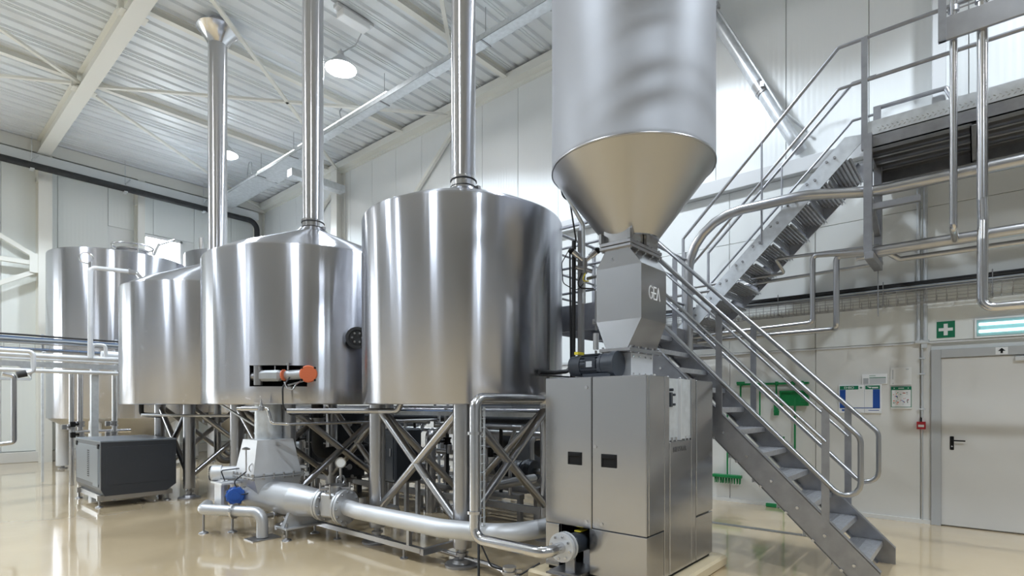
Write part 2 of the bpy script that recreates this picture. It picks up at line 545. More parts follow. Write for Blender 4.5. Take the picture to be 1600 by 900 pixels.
# --- the walls behind the camera
b = MB(); b.box((XL - .1, YN, 0), (XL, YF, 8.6)); obj('wall_left', b, 'hall_grey', kind='structure')
b = MB(); b.box((XL, YN - .1, 0), (XR, YN, 8.6)); obj('wall_near', b, 'hall_grey', kind='structure')

# --- door in the right wall
dr = struct('door_1', (XR, -0.2, 0))
b = MB(); b.box((XR + 0.0, DOOR_Y0, 0.012), (XR + 0.035, DOOR_Y1, DOOR_Z), 0.004); obj('door_leaf', b, 'door_paint', dr)
b = MB(); b.box((XR - 0.03, DOOR_Y1, 0), (XR + 0.05, DOOR_Y1 + .10, DOOR_Z + .11), 0.004); b.box((XR - 0.03, DOOR_Y0 - .10, 0), (XR + .05, DOOR_Y0, DOOR_Z + .11), 0.004)
b.box((XR - 0.03, DOOR_Y0, DOOR_Z + .004), (XR + .05, DOOR_Y1, DOOR_Z + .11), 0.004)
obj('door_frame', b, 'door_frame', dr)
b = MB(); b.box((XR - 0.012, 0.235, 0.955), (XR, 0.275, 1.125), 0.006)
hp = obj('door_handle', b, 'dark', dr)
b = MB(); b.tube([(XR - 0.01, 0.255, 1.075), (XR - 0.055, 0.255, 1.075), (XR - 0.055, 0.125, 1.072)], 0.009, 0.012, 8); obj('lever', b, 'dark', hp)
b = MB(); b.cyl((XR - 0.014, 0.255, 1.0), (XR - 0.011, 0.255, 1.0), 0.009, seg=10); obj('lock_cylinder', b, 'polished_steel', hp)
b = MB(); b.box((XR - 0.05, -0.62, 2.03), (XR - 0.0, -0.32, 2.085), 0.005); obj('door_closer', b, 'frame_grey', dr)

# ================================================================== STORAGE TANKS AND BREWING TANKS
def shell_mesh(R, z0, z1, cx, cy, slot=None, seg=120):
    """open cylinder with rounded rims; slot = (a0, a1, z0, z1) leaves a cut-out"""
    b = MB()
    ang = [2 * pi * k / seg - pi for k in range(seg)]
    zs = [(R - 0.03, z0), (R - 0.008, z0 + 0.004), (R, z0 + 0.014), (R, z1 - 0.03), (R - 0.008, z1 - 0.010), (R - 0.03, z1)]
    if slot:
        a0, a1, s0, s1 = slot
        ang = [a for a in ang if min(abs(a - a0), abs(a - a1)) > 0.02] + [a0, a1]
        ang.sort()
        zs = zs[:3] + [(R, s0), (R, s1)] + zs[3:]
    rings = [[b.bm.verts.new((cx + r * cos(a), cy + r * sin(a), z)) for a in ang] for r, z in zs]
    n = len(ang)
    for i in range(len(zs) - 1):
        for k in range(n):
            if slot and i == 3 and a0 - 1e-6 <= ang[k] < a1 - 1e-6:
                continue
            b.face([rings[i][k], rings[i][(k + 1) % n], rings[i + 1][(k + 1) % n], rings[i + 1][k]], True)
    return b

def tank_leg(b, x, y, z1, r=0.088):
    b.cyl((x, y, 0.17), (x, y, z1), r, seg=24)
    return b
def foot_mesh(x, y, r=0.088):
    b = MB()
    b.cyl((x, y, 0.06), (x, y, 0.17), r * 0.42, seg=14)
    b.axial((x, y, 0.0), (0, 0, 1), [(0, .001), (0, .165), (0.02, .165), (0.03, .15), (0.03, .10), (0.06, .085), (0.065, .05), (0.065, .001)], 28)
    b.cyl((x, y, 0.10), (x, y, 0.125), r * 0.7, seg=6)
    return b

def brew_tank(label, cx, cy, R, z1, cone_h, neck_r, hs, slot=None, z0=1.52):
    t = thing('brewing_tank', label, 'tank', (cx, cy, 0), 'brewing tanks on braced legs')
    obj('shell', shell_mesh(R, z0, z1, cx, cy, slot), 'tank_steel', t)
    b = MB(); b.lathe([(R - 0.03, z1), (R * 0.8, z1 + cone_h * 0.24), (neck_r * 1.5, z1 + cone_h * 0.90), (neck_r + 0.03, z1 + cone_h)], (cx, cy, 0)); obj('cone_roof', b, 'tank_steel', t)
    b = MB(); b.lathe([(R - 0.03, z0), (R - 0.04, z0 + 0.02), (R * 0.5, z0 + 0.06), (0.02, z0 + 0.07)], (cx, cy, 0)); obj('underside', b, 'dull_steel', t)
    L = [(cx + sx * hs, cy + sy * hs) for sx, sy in ((-1, -1), (-1, 1), (1, 1), (1, -1))]
    for x, y in L:
        b = MB(); tank_leg(b, x, y, z0 + 0.02)
        lg = obj('leg', b, 'steel', t)
        obj('foot', foot_mesh(x, y), 'dull_steel', lg)
    for i in range(4):
        (x0, y0), (x1, y1) = L[i], L[(i + 1) % 4]
        for lo, hi in (((x0, y0), (x1, y1)), ((x1, y1), (x0, y0))):
            b = MB(); b.tube([(lo[0], lo[1], 0.34), (hi[0], hi[1], z0 - 0.02)], 0.043, 0, 14)
            obj('brace', b, 'steel', t)
    return t

S3 = (radians(-149.4), radians(-121.9), 1.735, 1.985)
T4 = brew_tank('nearest brewing tank, left of the silo, brushed steel on cross-braced legs', 4.27, 4.38, 1.10, 3.50, 0.40, 0.15, 0.672)
T3 = brew_tank('middle brewing tank, brushed steel with a dark rectangular cut-out and an orange-capped drive', 4.09, 7.30, 1.41, 3.46, 0.58, 0.15, 0.75, S3)
T2 = brew_tank('lower brewing tank behind the dark floor cabinet, partly hidden by its neighbour', 3.98, 10.40, 1.45, 3.46, 0.62, 0.16, 0.70)
# the cut-out's dark recess in the middle tank
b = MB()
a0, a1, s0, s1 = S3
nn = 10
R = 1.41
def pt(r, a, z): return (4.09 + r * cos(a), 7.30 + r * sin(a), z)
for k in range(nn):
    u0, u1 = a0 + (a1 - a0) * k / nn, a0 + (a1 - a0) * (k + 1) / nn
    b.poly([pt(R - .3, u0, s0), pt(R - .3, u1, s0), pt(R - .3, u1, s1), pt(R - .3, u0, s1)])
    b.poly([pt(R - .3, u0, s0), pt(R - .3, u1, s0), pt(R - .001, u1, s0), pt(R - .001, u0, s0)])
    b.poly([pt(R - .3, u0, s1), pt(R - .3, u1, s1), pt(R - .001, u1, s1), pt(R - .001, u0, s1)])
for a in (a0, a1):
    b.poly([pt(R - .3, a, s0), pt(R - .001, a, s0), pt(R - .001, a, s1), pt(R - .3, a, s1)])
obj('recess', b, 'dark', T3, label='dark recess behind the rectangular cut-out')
# round port on the right flank of the middle tank
px, py, pz = 3.945, 5.845, 2.34
dirv = Vector((-px, -py, 0)).normalized()
b = MB(); b.axial((px + .0, py + .12, pz), dirv, [(-0.05, .10), (0.16, .10), (0.16, .135), (0.20, .135), (0.20, .10), (0.185, .095), (0.185, .001)], 28)
pf = obj('port', b, 'insulation_black', T3, label='black round port on the flank')
b = MB()
for k in range(6):
    a = k * pi / 3
    d, u, v = b.frame(dirv)
    c = Vector((px, py + .12, pz)) + d * 0.2 + (u * cos(a) + v * sin(a)) * 0.06
    b.cyl(c - d * .02, c + d * 0.02, 0.014, seg=8)
obj('port_bolts', b, 'polished_steel', pf, kind='stuff')

def vent(label, cx, cy, r, z0, z1, flare=None):
    t = thing('exhaust_pipe', label, 'pipe', (cx, cy, z0), 'exhaust pipes rising from the tanks')
    b = MB(); b.cyl((cx, cy, z0), (cx, cy, z1), r, seg=40, caps=False); obj('duct', b, 'duct_steel', t)
    b = MB(); b.axial((cx, cy, z0), (0, 0, 1), [(0.0, r + .001), (0.0, r + .012), (0.03, r + .012), (0.03, r + .004), (0.12, r + .004), (0.12, r + .012), (0.145, r + .012), (0.145, r + .001)], 40)
    cl = obj('clamp_collar', b, 'polished_steel', t)
    b = MB(); b.axial((cx, cy, z0 + 0.032), (0, 0, 1), [(0, r + .008), (0, r + .014), (0.010, r + .014), (0.010, r + .008)], 40); b.axial((cx, cy, z0 + 0.108), (0, 0, 1), [(0, r + .008), (0, r + .014), (0.010, r + .014), (0.010, r + .008)], 40); obj('seal_ring', b, 'black_rubber', cl)
    b = MB(); b.box((cx + r * .3, cy - r - .05, z0 + .01), (cx + r * .3 + .05, cy - r + .01, z0 + .045), .004); obj('clamp_latch', b, 'steel', cl)
    if flare:
        b = MB(); b.lathe([(r + 0.002, flare[0]), (flare[2], flare[1]), (flare[2] + .012, flare[1]), (flare[2] + .012, flare[1] - .01)], (cx, cy, 0), 40); obj('rain_collar', b, 'polished_steel', t)
    return t
vent('exhaust pipe of the nearest tank, left of the silo', 4.27, 4.38, 0.135, 3.90, ZC + .1)
vent('exhaust pipe on the middle tank, second from the left, with two black clamp rings', 4.09, 7.30, 0.146, 4.02, ZC + .1)
vent('leftmost exhaust pipe with a flared steel collar under the roof', 3.98, 10.40, 0.155, 4.06, ZC + .1, (7.98, 8.26, 0.33))

def storage_tank(label, cx, cy, R, z0, z1, legs, cone):
    t = thing('storage_tank', label, 'tank', (cx, cy, 0), 'storage tanks along the far wall')
    obj('shell', shell_mesh(R, z0, z1, cx, cy), 'tank_steel', t)
    b = MB(); b.lathe([(R - .03, z1), (R * .7, z1 + .10), (0.3, z1 + .22), (0.02, z1 + .23)], (cx, cy, 0)); obj('dome', b, 'tank_steel', t)
    b = MB(); b.lathe([(R - .02, z0 + .01), (R - .06, z0 - .03), (0.12, z0 - cone), (0.10, z0 - cone - .12), (.001, z0 - cone - .12)], (cx, cy, 0), 64); obj('bottom_cone', b, 'cone_steel', t)
    for x, y, r, zt in legs:
        b = MB(); b.cyl((x, y, 0.07), (x, y, zt), r, seg=20)
        lg = obj('leg', b, 'bead_steel', t)
        b = MB(); b.cyl((x, y, 0), (x, y, 0.02), r * .7, seg=16); b.cyl((x, y, 0.02), (x, y, 0.08), r * .3, seg=10); obj('foot', b, 'dull_steel', lg)
    return t
T1 = storage_tank('tall conical-bottomed storage tank at far left against the white wall', 3.9, 16.0, 1.42, 1.20, 5.0,
                  [(2.86, 16.55, .13, 1.3), (3.16, 15.0, .12, 1.25), (4.8, 15.2, .12, 1.3), (4.6, 16.9, .12, 1.3)], 0.78)
# manway with railing ring on its roof
b = MB(); b.axial((4.0, 15.5, 5.05), (0, 0, 1), [(0, .28), (0.16, .28), (0.16, .33), (0.2, .33), (0.24, .2), (0.24, .001)], 28); mw = obj('manway', b, 'steel', T1)
b = MB()
ringp = [(4.0 + .42 * cos(2 * pi * k / 24), 15.5 + .42 * sin(2 * pi * k / 24), 5.32) for k in range(25)]
b.tube(ringp, 0.02, 0, 8, caps=False)
for k in range(0, 24, 6):
    p = ringp[k]; b.cyl((p[0], p[1], 5.05), p, 0.015, seg=8)
obj('ring_rail', b, 'polished_steel', T1)
b = MB(); b.tube([(4.4, 15.5, 5.1), (4.55, 15.5, 5.5), (4.95, 15.7, 5.75)], .03, .1, 8); obj('relief_arm', b, 'polished_steel', T1)
TB = storage_tank('taller storage tank just showing behind the leftmost brewing tank, beside the window', 6.62, 16.1, 1.25, 1.3, 5.62,
                  [(5.8, 15.5, .12, 1.4), (7.4, 15.5, .12, 1.4), (5.8, 16.8, .12, 1.4), (7.4, 16.8, .12, 1.4)], 0.75)
b = MB(); b.tube([(5.95, 15.6, 5.7), (5.95, 15.6, 6.3), (5.75, 15.55, 6.3)], .03, .08, 8); b.cyl((5.6, 15.7, 5.6), (5.6, 15.7, 5.95), .06, seg=12); obj('top_fitting', b, 'polished_steel', TB)

# ================================================================== SILO, HOPPER, MILL
SX, SY = 4.43, 2.38
silo = thing('grain_silo', 'big round steel silo with a tan-lit cone hanging above the mill', 'silo', (SX, SY, 2.9))
b = MB(); b.lathe([(0.712, 3.615), (0.717, 3.63), (0.717, 3.66), (0.715, 4.4), (0.717, 5.2), (0.717, 6.6), (0.70, 6.63), (0.4, 6.8), (0.02, 6.85)], (SX, SY, 0), 128); obj('shell', b, 'silo_steel', silo)
b = MB(); b.lathe([(0.714, 3.618), (0.235, 2.99)], (SX, SY, 0), 128); obj('cone', b, 'cone_steel', silo)
b = MB(); b.lathe([(0.712, 3.612), (0.722, 3.612), (0.722, 3.628), (0.717, 3.632)], (SX, SY, 0), 128); obj('weld_ring', b, 'steel', silo)
b = MB(); b.loft([(SX, SY, .25, .13, 2.925), (SX, SY, .245, .14, 3.05)])
b.axial((SX, SY, 2.985), (0, 0, 1), [(0, .001), (0, .24), (.012, .24)], 48)
ot = obj('outlet_collar', b, 'sheet_steel', silo)
for dx, dy in ((-.28, -.14), (-.28, .14), (.0, -.15)):
    b = MB(); b.box((SX + dx - .03, SY + dy - .012, 2.925), (SX + dx + .03, SY + dy + .012, 3.01))
    obj('lug', b, 'sheet_steel', ot)

hop = thing('feed_hopper', 'grey box-shaped feed hopper with GEA lettering under the silo cone', 'hopper', (SX, SY, 1.98))
b = MB(); b.loft([(SX, SY, .27, .105, 2.005), (SX, SY, .24, .22, 2.254), (SX, SY, .24, .22, 2.72), (SX, SY, .262, .115, 2.865)]); obj('body', b, 'sheet_steel', hop)
b = MB(); b.box((SX - .305, SY - .15, 2.865), (SX + .305, SY + .15, 2.89), .003); b.box((SX - .305, SY - .15, 2.897), (SX + .305, SY + .15, 2.925), .003); uf = obj('upper_flange', b, 'dull_steel', hop)
b = MB()
for k in range(5):
    for sy in (-.135, .135):
        b.cyl((SX - .27 + .135 * k, SY + sy, 2.85), (SX - .27 + .135 * k, SY + sy, 2.94), .011, seg=6)
obj('flange_bolts', b, 'polished_steel', uf, kind='stuff')
b = MB(); b.box((SX - .31, SY - .15, 1.975), (SX + .31, SY + .15, 2.005), .003); lf = obj('lower_flange', b, 'dull_steel', hop)
b = MB()
for k in range(5):
    for sy in (-.135, .135):
        b.cyl((SX - .27 + .135 * k, SY + sy, 1.965), (SX - .27 + .135 * k, SY + sy, 2.022), .011, seg=6)
obj('flange_bolts', b, 'polished_steel', lf, kind='stuff')
# GEA lettering on the right-hand face (Y = SY - .22)
def strokes(b, paths, o, sx, sz, wdt, y):
    for pth in paths:
        for (x0, z0), (x1, z1) in zip(pth, pth[1:]):
            p0 = Vector((o[0] + x0 * sx, y, o[1] + z0 * sz)); p1 = Vector((o[0] + x1 * sx, y, o[1] + z1 * sz))
            e = (p1 - p0).normalized() * wdt * .3
            b.bar(p0 - e, p1 + e, 0.003, wdt, (Vector((0, 1, 0)).cross(p1 - p0)).normalized())
G_ = [(0.42 + 0.42 * cos(a), 0.5 + 0.5 * sin(a)) for a in [radians(d) for d in (50, 75, 100, 130, 160, 180, 200, 230, 260, 285, 310)]] + [(0.78, 0.48)]
b = MB()
strokes(b, [G_, [(0.50, 0.50), (1.55, 0.50)], [(1.62, 0.98), (1.05, 0.98)], [(1.05, .60), (1.05, .98)], [(1.05, .02), (1.05, .42)], [(1.05, .02), (1.62, .02)],
            [(1.75, 0.0), (2.12, 1.0), (2.5, 0.0)]], (SX - .10, 2.44), .083, .108, .0115, SY - .2225)
obj('logo', b, 'sign_white', hop)

chute = thing('inlet_chute', 'pale grey square inlet chute between hopper flange and mill roof', 'chute', (SX, SY, 1.745))
b = MB(); b.box((SX - .19, SY - .10, 1.755), (SX + .22, SY + .10, 1.974), .004); obj('body', b, 'bead_steel', chute)
b = MB(); b.box((SX - .195, SY - .12, 1.745), (SX + .26, SY + .12, 1.756)); obj('base_plate', b, 'dull_steel', chute)
b = MB()
for x in (-.16, -.05, .06, .17):
    for z in (1.79, 1.94):
        b.cyl((SX + x, SY - .108, z), (SX + x, SY - .098, z), .010, seg=6)
obj('cover_bolts', b, 'polished_steel', chute, kind='stuff')

gm = thing('gear_motor', 'dark blue-black gear motor lying on the mill roof, left of the chute', 'motor', (4.12, 2.5, 1.745))
mx, mz = 4.12, 1.865
b = MB(); b.axial((mx, 2.335, mz), (0, 1, 0), [(0, .001), (0, .115), (.05, .115), (.05, .10), (.13, .10), (.13, .085), (.14, .085)], 24); obj('gearbox', b, 'motor_dark', gm)
b = MB(); b.axial((mx, 2.47, mz), (0, 1, 0), [(0, .001), (0, .098), (.03, .098), (.03, .09), (.21, .09), (.21, .098), (.24, .098), (.33, .09), (.335, .07), (.335, .001)], 24); mo = obj('motor_body', b, 'motor_dark', gm)
b = MB()
for k in range(18):
    a = 2 * pi * k / 18
    c = Vector((mx + .096 * cos(a), 2.59, mz + .096 * sin(a)))
    b.obox(c, (.016, .17, .004), Matrix.Rotation(-a, 3, 'Y'))
obj('cooling_fins', b, 'motor_dark', mo, kind='stuff')
b = MB(); b.box((mx - .10, 2.51, mz - .03), (mx - .085, 2.62, mz + .06), .004); obj('terminal_box', b, 'motor_dark', mo)
b = MB(); b.box((mx - .104, 2.54, mz - .02), (mx - .099, 2.60, mz + .03)); obj('rating_plate', b, 'pale_grey', mo)
b = MB(); b.box((mx - .06, 2.71, mz + .1), (mx + .04, 2.75, mz + .125)); obj('warning_label', b, 'yellow', mo)
b = MB(); b.box((mx - .08, 2.37, 1.745), (mx + .08, 2.65, 1.79), .005); obj('motor_foot', b, 'motor_dark', gm)

# mill cabinet
MX0, MX1, MY0, MY1, MZ0, MZ1 = 3.775, 5.09, 1.90, 2.855, 0.125, 1.745
b = MB(); b.box((MX0 - .14, MY0 - .10, 0), (MX1 + .13, MY1 + .10, MZ0 - .02), .02)
pl = obj('machine_plinth', b, 'concrete'); tag(pl, 'beige coated plinth under the mill cabinet', 'plinth')
mill = thing('mill_cabinet', 'large stainless mill cabinet with two doors and black recessed grips', 'cabinet', (4.43, 2.38, MZ0 - .02))
b = MB(); b.box((MX0 + .02, MY0 + .02, MZ0 - .02), (MX1 - .02, MY1 - .02, MZ0 + .012)); obj('base_skid', b, 'dark', mill)
DZ = 0.505
# carcass: leave the motor bay open
BY0, BY1, BZ1 = 2.41, 2.71, 0.503
b = MB()
b.box((MX0 + .03, MY0 + .03, DZ + .03), (MX0 + .65, MY1, MZ1 - .012))
b.box((MX0 + .65, MY0 + .03, MZ0 + .01), (MX1, MY1, MZ1 - .012))
obj('carcass', b, 'sheet_steel', mill)
b = MB(); b.box((MX0 + .12, BY0 - .01, MZ0 + .012), (MX0 + .64, BY1 + .01, BZ1 + .01)); 
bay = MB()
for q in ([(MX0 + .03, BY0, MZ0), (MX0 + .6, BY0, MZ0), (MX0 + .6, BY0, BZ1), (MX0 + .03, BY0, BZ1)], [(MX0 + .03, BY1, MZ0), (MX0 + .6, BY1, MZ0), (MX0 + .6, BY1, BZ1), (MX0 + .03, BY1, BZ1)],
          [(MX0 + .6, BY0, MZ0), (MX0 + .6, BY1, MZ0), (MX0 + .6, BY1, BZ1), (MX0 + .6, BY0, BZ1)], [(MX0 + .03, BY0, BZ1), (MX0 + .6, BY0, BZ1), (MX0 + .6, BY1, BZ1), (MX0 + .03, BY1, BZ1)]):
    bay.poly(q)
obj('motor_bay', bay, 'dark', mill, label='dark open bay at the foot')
# front face (normal -X): lower panels and doors
SEAM = 2.385
def panel(name, lo, hi, parent=mill, m='sheet_steel', label=None, bev=.006):
    b = MB(); b.box(lo, hi, bev); return obj(name, b, m, parent, label=label)
panel('lower_panel', (MX0, MY0, MZ0 + .012), (MX0 + .03, BY0 - .002, DZ + .004), bev=.003)
panel('lower_panel', (MX0, BY1 + .002, MZ0 + .012), (MX0 + .03, MY1, DZ - .004), bev=.003)
dl = panel('door', (MX0 - .004, SEAM + .003, DZ), (MX0 + .03, MY1, MZ1))
drt = panel('door', (MX0 - .004, MY0, DZ + .010), (MX0 + .03, SEAM - .003, MZ1))
for d_, y0, y1 in ((dl, 2.48, 2.615), (drt, 2.155, 2.292)):
    b = MB()
    b.box((MX0 - .010, y0, 1.02), (MX0 - .003, y1, 1.03)); b.box((MX0 - .010, y0, 1.115), (MX0 - .003, y1, 1.125))
    b.box((MX0 - .010, y0, 1.03), (MX0 - .003, y0 + .012, 1.115)); b.box((MX0 - .010, y1 - .012, 1.03), (MX0 - .003, y1, 1.115))
    b.box((MX0 - .0055, y0, 1.02), (MX0 - .003, y1, 1.125)); b.box((MX0 - .014, y0 + .012, 1.09), (MX0 - .004, y1 - .012, 1.118), .003)
    obj('handle', b, 'dark', d_, label='black recessed grip')
for d_, y, z in ((dl, SEAM + .05, 1.66), (dl, SEAM + .05, .56), (drt, 2.29, .56), (drt, SEAM - .035, 1.18)):
    b = MB(); b.cyl((MX0 - .010, y, z), (MX0 - .004, y, z), .014, seg=14); b.box((MX0 - .012, y - .003, z - .006), (MX0 - .0095, y + .003, z + .006)); obj('latch', b, 'polished_steel', d_)
# right face (normal -Y)
panel('side_panel', (MX0 + .03, MY0 - .004, DZ + .012), (4.07, MY0 + .03, MZ1))
panel('side_panel', (MX0 + .03, MY0, MZ0 + .012), (4.07, MY0 + .03, DZ + .004), bev=.003)
panel('corner_post', (4.078, MY0 - .002, MZ0 + .012), (4.165, MY0 + .03, MZ1), bev=.004)
panel('side_panel', (4.17, MY0 - .006, MZ0 + .012), (4.60, MY0 + .03, 1.215))
panel('corner_post', (4.605, MY0 - .004, MZ0 + .012), (4.70, MY0 + .03, MZ1), bev=.004)
panel('side_panel', (4.71, MY0 - .008, .535), (MX1, MY0 + .03, MZ1 - .01))
panel('side_panel', (4.71, MY0 - .004, MZ0 + .012), (MX1, MY0 + .03, .522), bev=.003)
b = MB(); b.box((4.40, MY0 + .005, 1.23), (4.60, MY0 + .028, MZ1 - .01)); b.box((4.165, MY0 + .02, 1.225), (4.4, MY0 + .034, MZ1 - .01)); obj('rear_panel', b, 'galvanised', mill)
b = MB(); b.box((4.385, MY0 - .004, 1.222), (4.400, MY0 + .03, MZ1 - .01)); obj('guide_rail', b, 'bead_steel', mill)
b = MB(); b.box((4.19, MY0 - .004, 1.50), (4.23, MY0 + .022, 1.62), .004); b.cyl((4.21, MY0 - .014, 1.64), (4.21, MY0 + .02, 1.64), .012, seg=8); b.cyl((4.26, MY0 - .01, 1.6), (4.26, MY0 + .02, 1.6), .01, seg=8); b.cyl((4.26, MY0 - .01, 1.52), (4.26, MY0 + .02, 1.52), .01, seg=8); obj('lock', b, 'motor_dark', mill)
b = MB()
for x in (4.24, 4.32, 4.50, 4.57):
    b.cyl((x, MY0 + .012, 1.216), (x, MY0 + .012, 1.25), .012, seg=8)
obj('locking_pin', b, 'polished_steel', mill)
b = MB()
for x, y in ((4.0, 1.95), (4.35, 2.0), (4.15, 2.1), (4.6, 2.0), (4.9, 2.1)):
    b.axial((x, y, MZ1 - .014), (0, 0, 1), [(0, .02), (.02, .018), (.03, .01), (.03, .001)], 10)
obj('roof_bolts', b, 'polished_steel', mill, kind='stuff')
txt = bpy.data.curves.new('name_lettering', 'FONT'); txt.body = 'MILLSTAR'; txt.size = .062; txt.extrude = .001; txt.align_x = 'LEFT'
to = bpy.data.objects.new('name_lettering', txt); to.parent = mill
to.location = Vector((4.225, MY0 - .0085, 1.13)) - Vector(mill.location); to.rotation_euler = (pi / 2, 0, 0)
txt.materials.append(M['lettering_grey']); txt.space_character = 1.0
COL.objects.link(to)
def to_mesh(o):
    bpy.context.view_layer.update()
    me = bpy.data.meshes.new_from_object(o.evaluated_get(bpy.context.evaluated_depsgraph_get()))
    n = bpy.data.objects.new(o.name, me); n.parent = o.parent; n.location = o.location; n.rotation_euler = o.rotation_euler
    nm = o.name; bpy.data.objects.remove(o); n.name = nm; COL.objects.link(n)
    return n
to_mesh(to)

# flanged pump in the bay
pmp = thing('mill_pump', 'small flanged pump in the open bay at the foot of the mill', 'pump', (3.9, 2.53, MZ0))
pz_ = .375
b = MB(); b.axial((3.555, 2.535, pz_), (1, 0, 0), [(0, .001), (0, .118), (.028, .118), (.028, .06), (.05, .06), (.05, .118), (.072, .118), (.072, .07), (.10, .07)], 28); fg = obj('flange', b, 'bead_steel', pmp)
b = MB()
for k in range(8):
    a = 2 * pi * k / 8 + .2
    b.cyl((3.54, 2.535 + .09 * cos(a), pz_ + .09 * sin(a)), (3.64, 2.535 + .09 * cos(a), pz_ + .09 * sin(a)), .011, seg=6)
obj('flange_bolts', b, 'polished_steel', fg, kind='stuff')
b = MB(); b.axial((3.65, 2.535, pz_), (1, 0, 0), [(0, .001), (0, .075), (.04, .085), (.30, .085), (.30, .095), (.42, .095), (.42, .001)], 24); mb_ = obj('motor_body', b, 'motor_dark', pmp)
b = MB(); b.box((3.78, 2.50, pz_ + .088), (3.90, 2.56, pz_ + .096)); obj('warning_label', b, 'yellow', mb_)
b = MB(); b.box((3.62, 2.42, MZ0 + .012), (4.1, 2.70, MZ0 + .03)); b.box((3.68, 2.49, MZ0 + .03), (3.70, 2.58, pz_ - .07)); b.box((3.95, 2.49, MZ0 + .03), (3.97, 2.58, pz_ - .07)); b.box((3.6, 2.42, MZ0 - .0), (3.95, 2.72, MZ0 + .012)); obj('base_bracket', b, 'dull_steel', pmp)

# ================================================================== STAIRS, LANDING, PLATFORM
def stringer_mesh(x, sgn, ynos, zs0, up, y0, y1, toe=None, t=.012):
    """plate in the YZ plane; nosing line z = zs0 + up*(y-ynos); between y0 and y1"""
    f = lambda y, o: zs0 + up * (y - ynos) + o
    b = MB()
    hi, lo = .05, -.25
    pts = [(y0, f(y0, lo)), (y0, f(y0, hi)), (y1, f(y1, hi)), (y1, f(y1, lo))]
    if toe is not None:     # cut level with the floor
        yt = ynos + (toe - zs0 - lo) / up
        pts = [(y0, toe), (y0, f(y0, hi)), (y1, f(y1, hi)), (y1, f(y1, lo)), (yt, toe)]
    b.prism(pts, x, x + t, 'YZ')
    for o in (hi, lo):
        ya = y0 if o == hi else (ynos + (toe - zs0 - lo) / up if toe is not None else y0)
        b.bar((x + sgn * .03, ya, f(ya, o)), (x + sgn * .03, y1, f(y1, o)), .06, .010)
    return b
def bolts(b, x, sgn, ynos, zs0, up, ys):
    for y in ys:
        for o in (0, -.055):
            z = zs0 + up * (y - ynos) - .10 + o
            b.cyl((x, y + (0.09 if o else 0), z), (x + sgn * .016, y + (0.09 if o else 0), z), .014, seg=6)
    return b

# lower flight
LX0, LX1, LY, LZ, STEP = 5.24, 6.30, 0.70, 0.2125, 0.2125
lower = thing('lower_staircase', 'lower grey steel stair flight rising from the floor beside the mill cabinet', 'staircase', (5.77, 1.8, 0))
for x, sg in ((LX0, 1), (LX1 - .012, -1)):
    st = obj('stringer', stringer_mesh(x, sg, LY, LZ, 1.0, .60, 3.06, 0.0), 'stair_steel', lower)
    b = MB(); bolts(b, x if sg > 0 else x + .012, -sg, LY, LZ, 1.0, [LY + .08 + STEP * i for i in range(11)])
    obj('bolt', b, 'polished_steel', st, kind='stuff')
def lower_tread(y, z):
    b = MB()
    b.box((LX0 + .016, y, z - .004), (LX1 - .016, y + .255, z))
    b.box((LX0 + .016, y, z - .05), (LX1 - .016, y + .004, z - .004)); b.box((LX0 + .016, y + .251, z - .05), (LX1 - .016, y + .255, z - .004))
    b.box((LX0 + .012, y + .02, z - .05), (LX0 + .016, y + .23, z)); b.box((LX1 - .016, y + .02, z - .05), (LX1 - .012, y + .23, z))
    for k in range(7):
        yy = y + .018 + k * .036
        b.box((LX0 + .03, yy, z), (LX1 - .03, yy + .010, z + .003))
    return b
tr0 = obj('tread', lower_tread(LY, LZ), 'tread_steel', lower)
for i in range(1, 11):
    share(tr0, 'tread', (0, STEP * i, STEP * i), lower)
def lower_rail(x):
    R_ = MB()
    f = lambda y, h: LZ + (y - LY) + h
    ya, yb = 0.735, 3.02
    R_.tube([(x, yb, f(yb, 1.0)), (x, ya, f(ya, 1.0)), (x, ya, f(ya, .36)), (x, yb, f(yb, .36))], .0225, .11, 12)
    return R_, f
for x in (LX0 + .005, LX1 - .005):
    R_, f = lower_rail(x)
    hr = obj('handrail', R_, 'rail_steel', lower)
    b = MB(); b.tube([(x, .99, f(.99, .70)), (x, 3.02, f(3.02, .70))], .015, 0, 10); obj('mid_rail', b, 'rail_steel', lower)
    for y in (.99, 1.89, 2.8):
        b = MB(); b.box((x - .006, y - .03, f(y, -.18)), (x + .006, y + .03, f(y, .985))); obj('baluster', b, 'stair_steel', lower)

# landing between the flights
LAZ = 2.55
land = thing('stair_landing', 'grating landing behind the feed hopper joining the two stair flights', 'landing', (6.9, 3.6, 0))
b = MB()
b.box((5.37, 3.08, LAZ - .16), (5.39, 4.00, LAZ)); b.box((8.48, 3.08, LAZ - .16), (8.50, 4.02, LAZ)); b.box((5.37, 3.08, LAZ - .16), (8.5, 3.10, LAZ)); b.box((5.37, 4.00, LAZ - .16), (8.5, 4.02, LAZ))
for x in (6.4, 7.4): b.box((x - .03, 3.1, LAZ - .16), (x + .03, 4.0, LAZ - .04))
obj('frame', b, 'stair_steel', land)
b = MB()
for k in range(31):
    x = 5.41 + k * .1; b.box((x, 3.1, LAZ - .035), (x + .006, 4.0, LAZ))
for k in range(12):
    y = 3.12 + k * .075; b.box((5.38, y, LAZ - .008), (8.48, y + .006, LAZ - .002))
obj('grating', b, 'stair_steel', land, kind='stuff')
b = MB(); b.box((5.38, 3.99, LAZ), (8.48, 4.0, LAZ + .15)); b.box((5.37, 3.1, LAZ), (5.38, 4.0, LAZ + .15)); obj('toe_board', b, 'stair_steel', land)
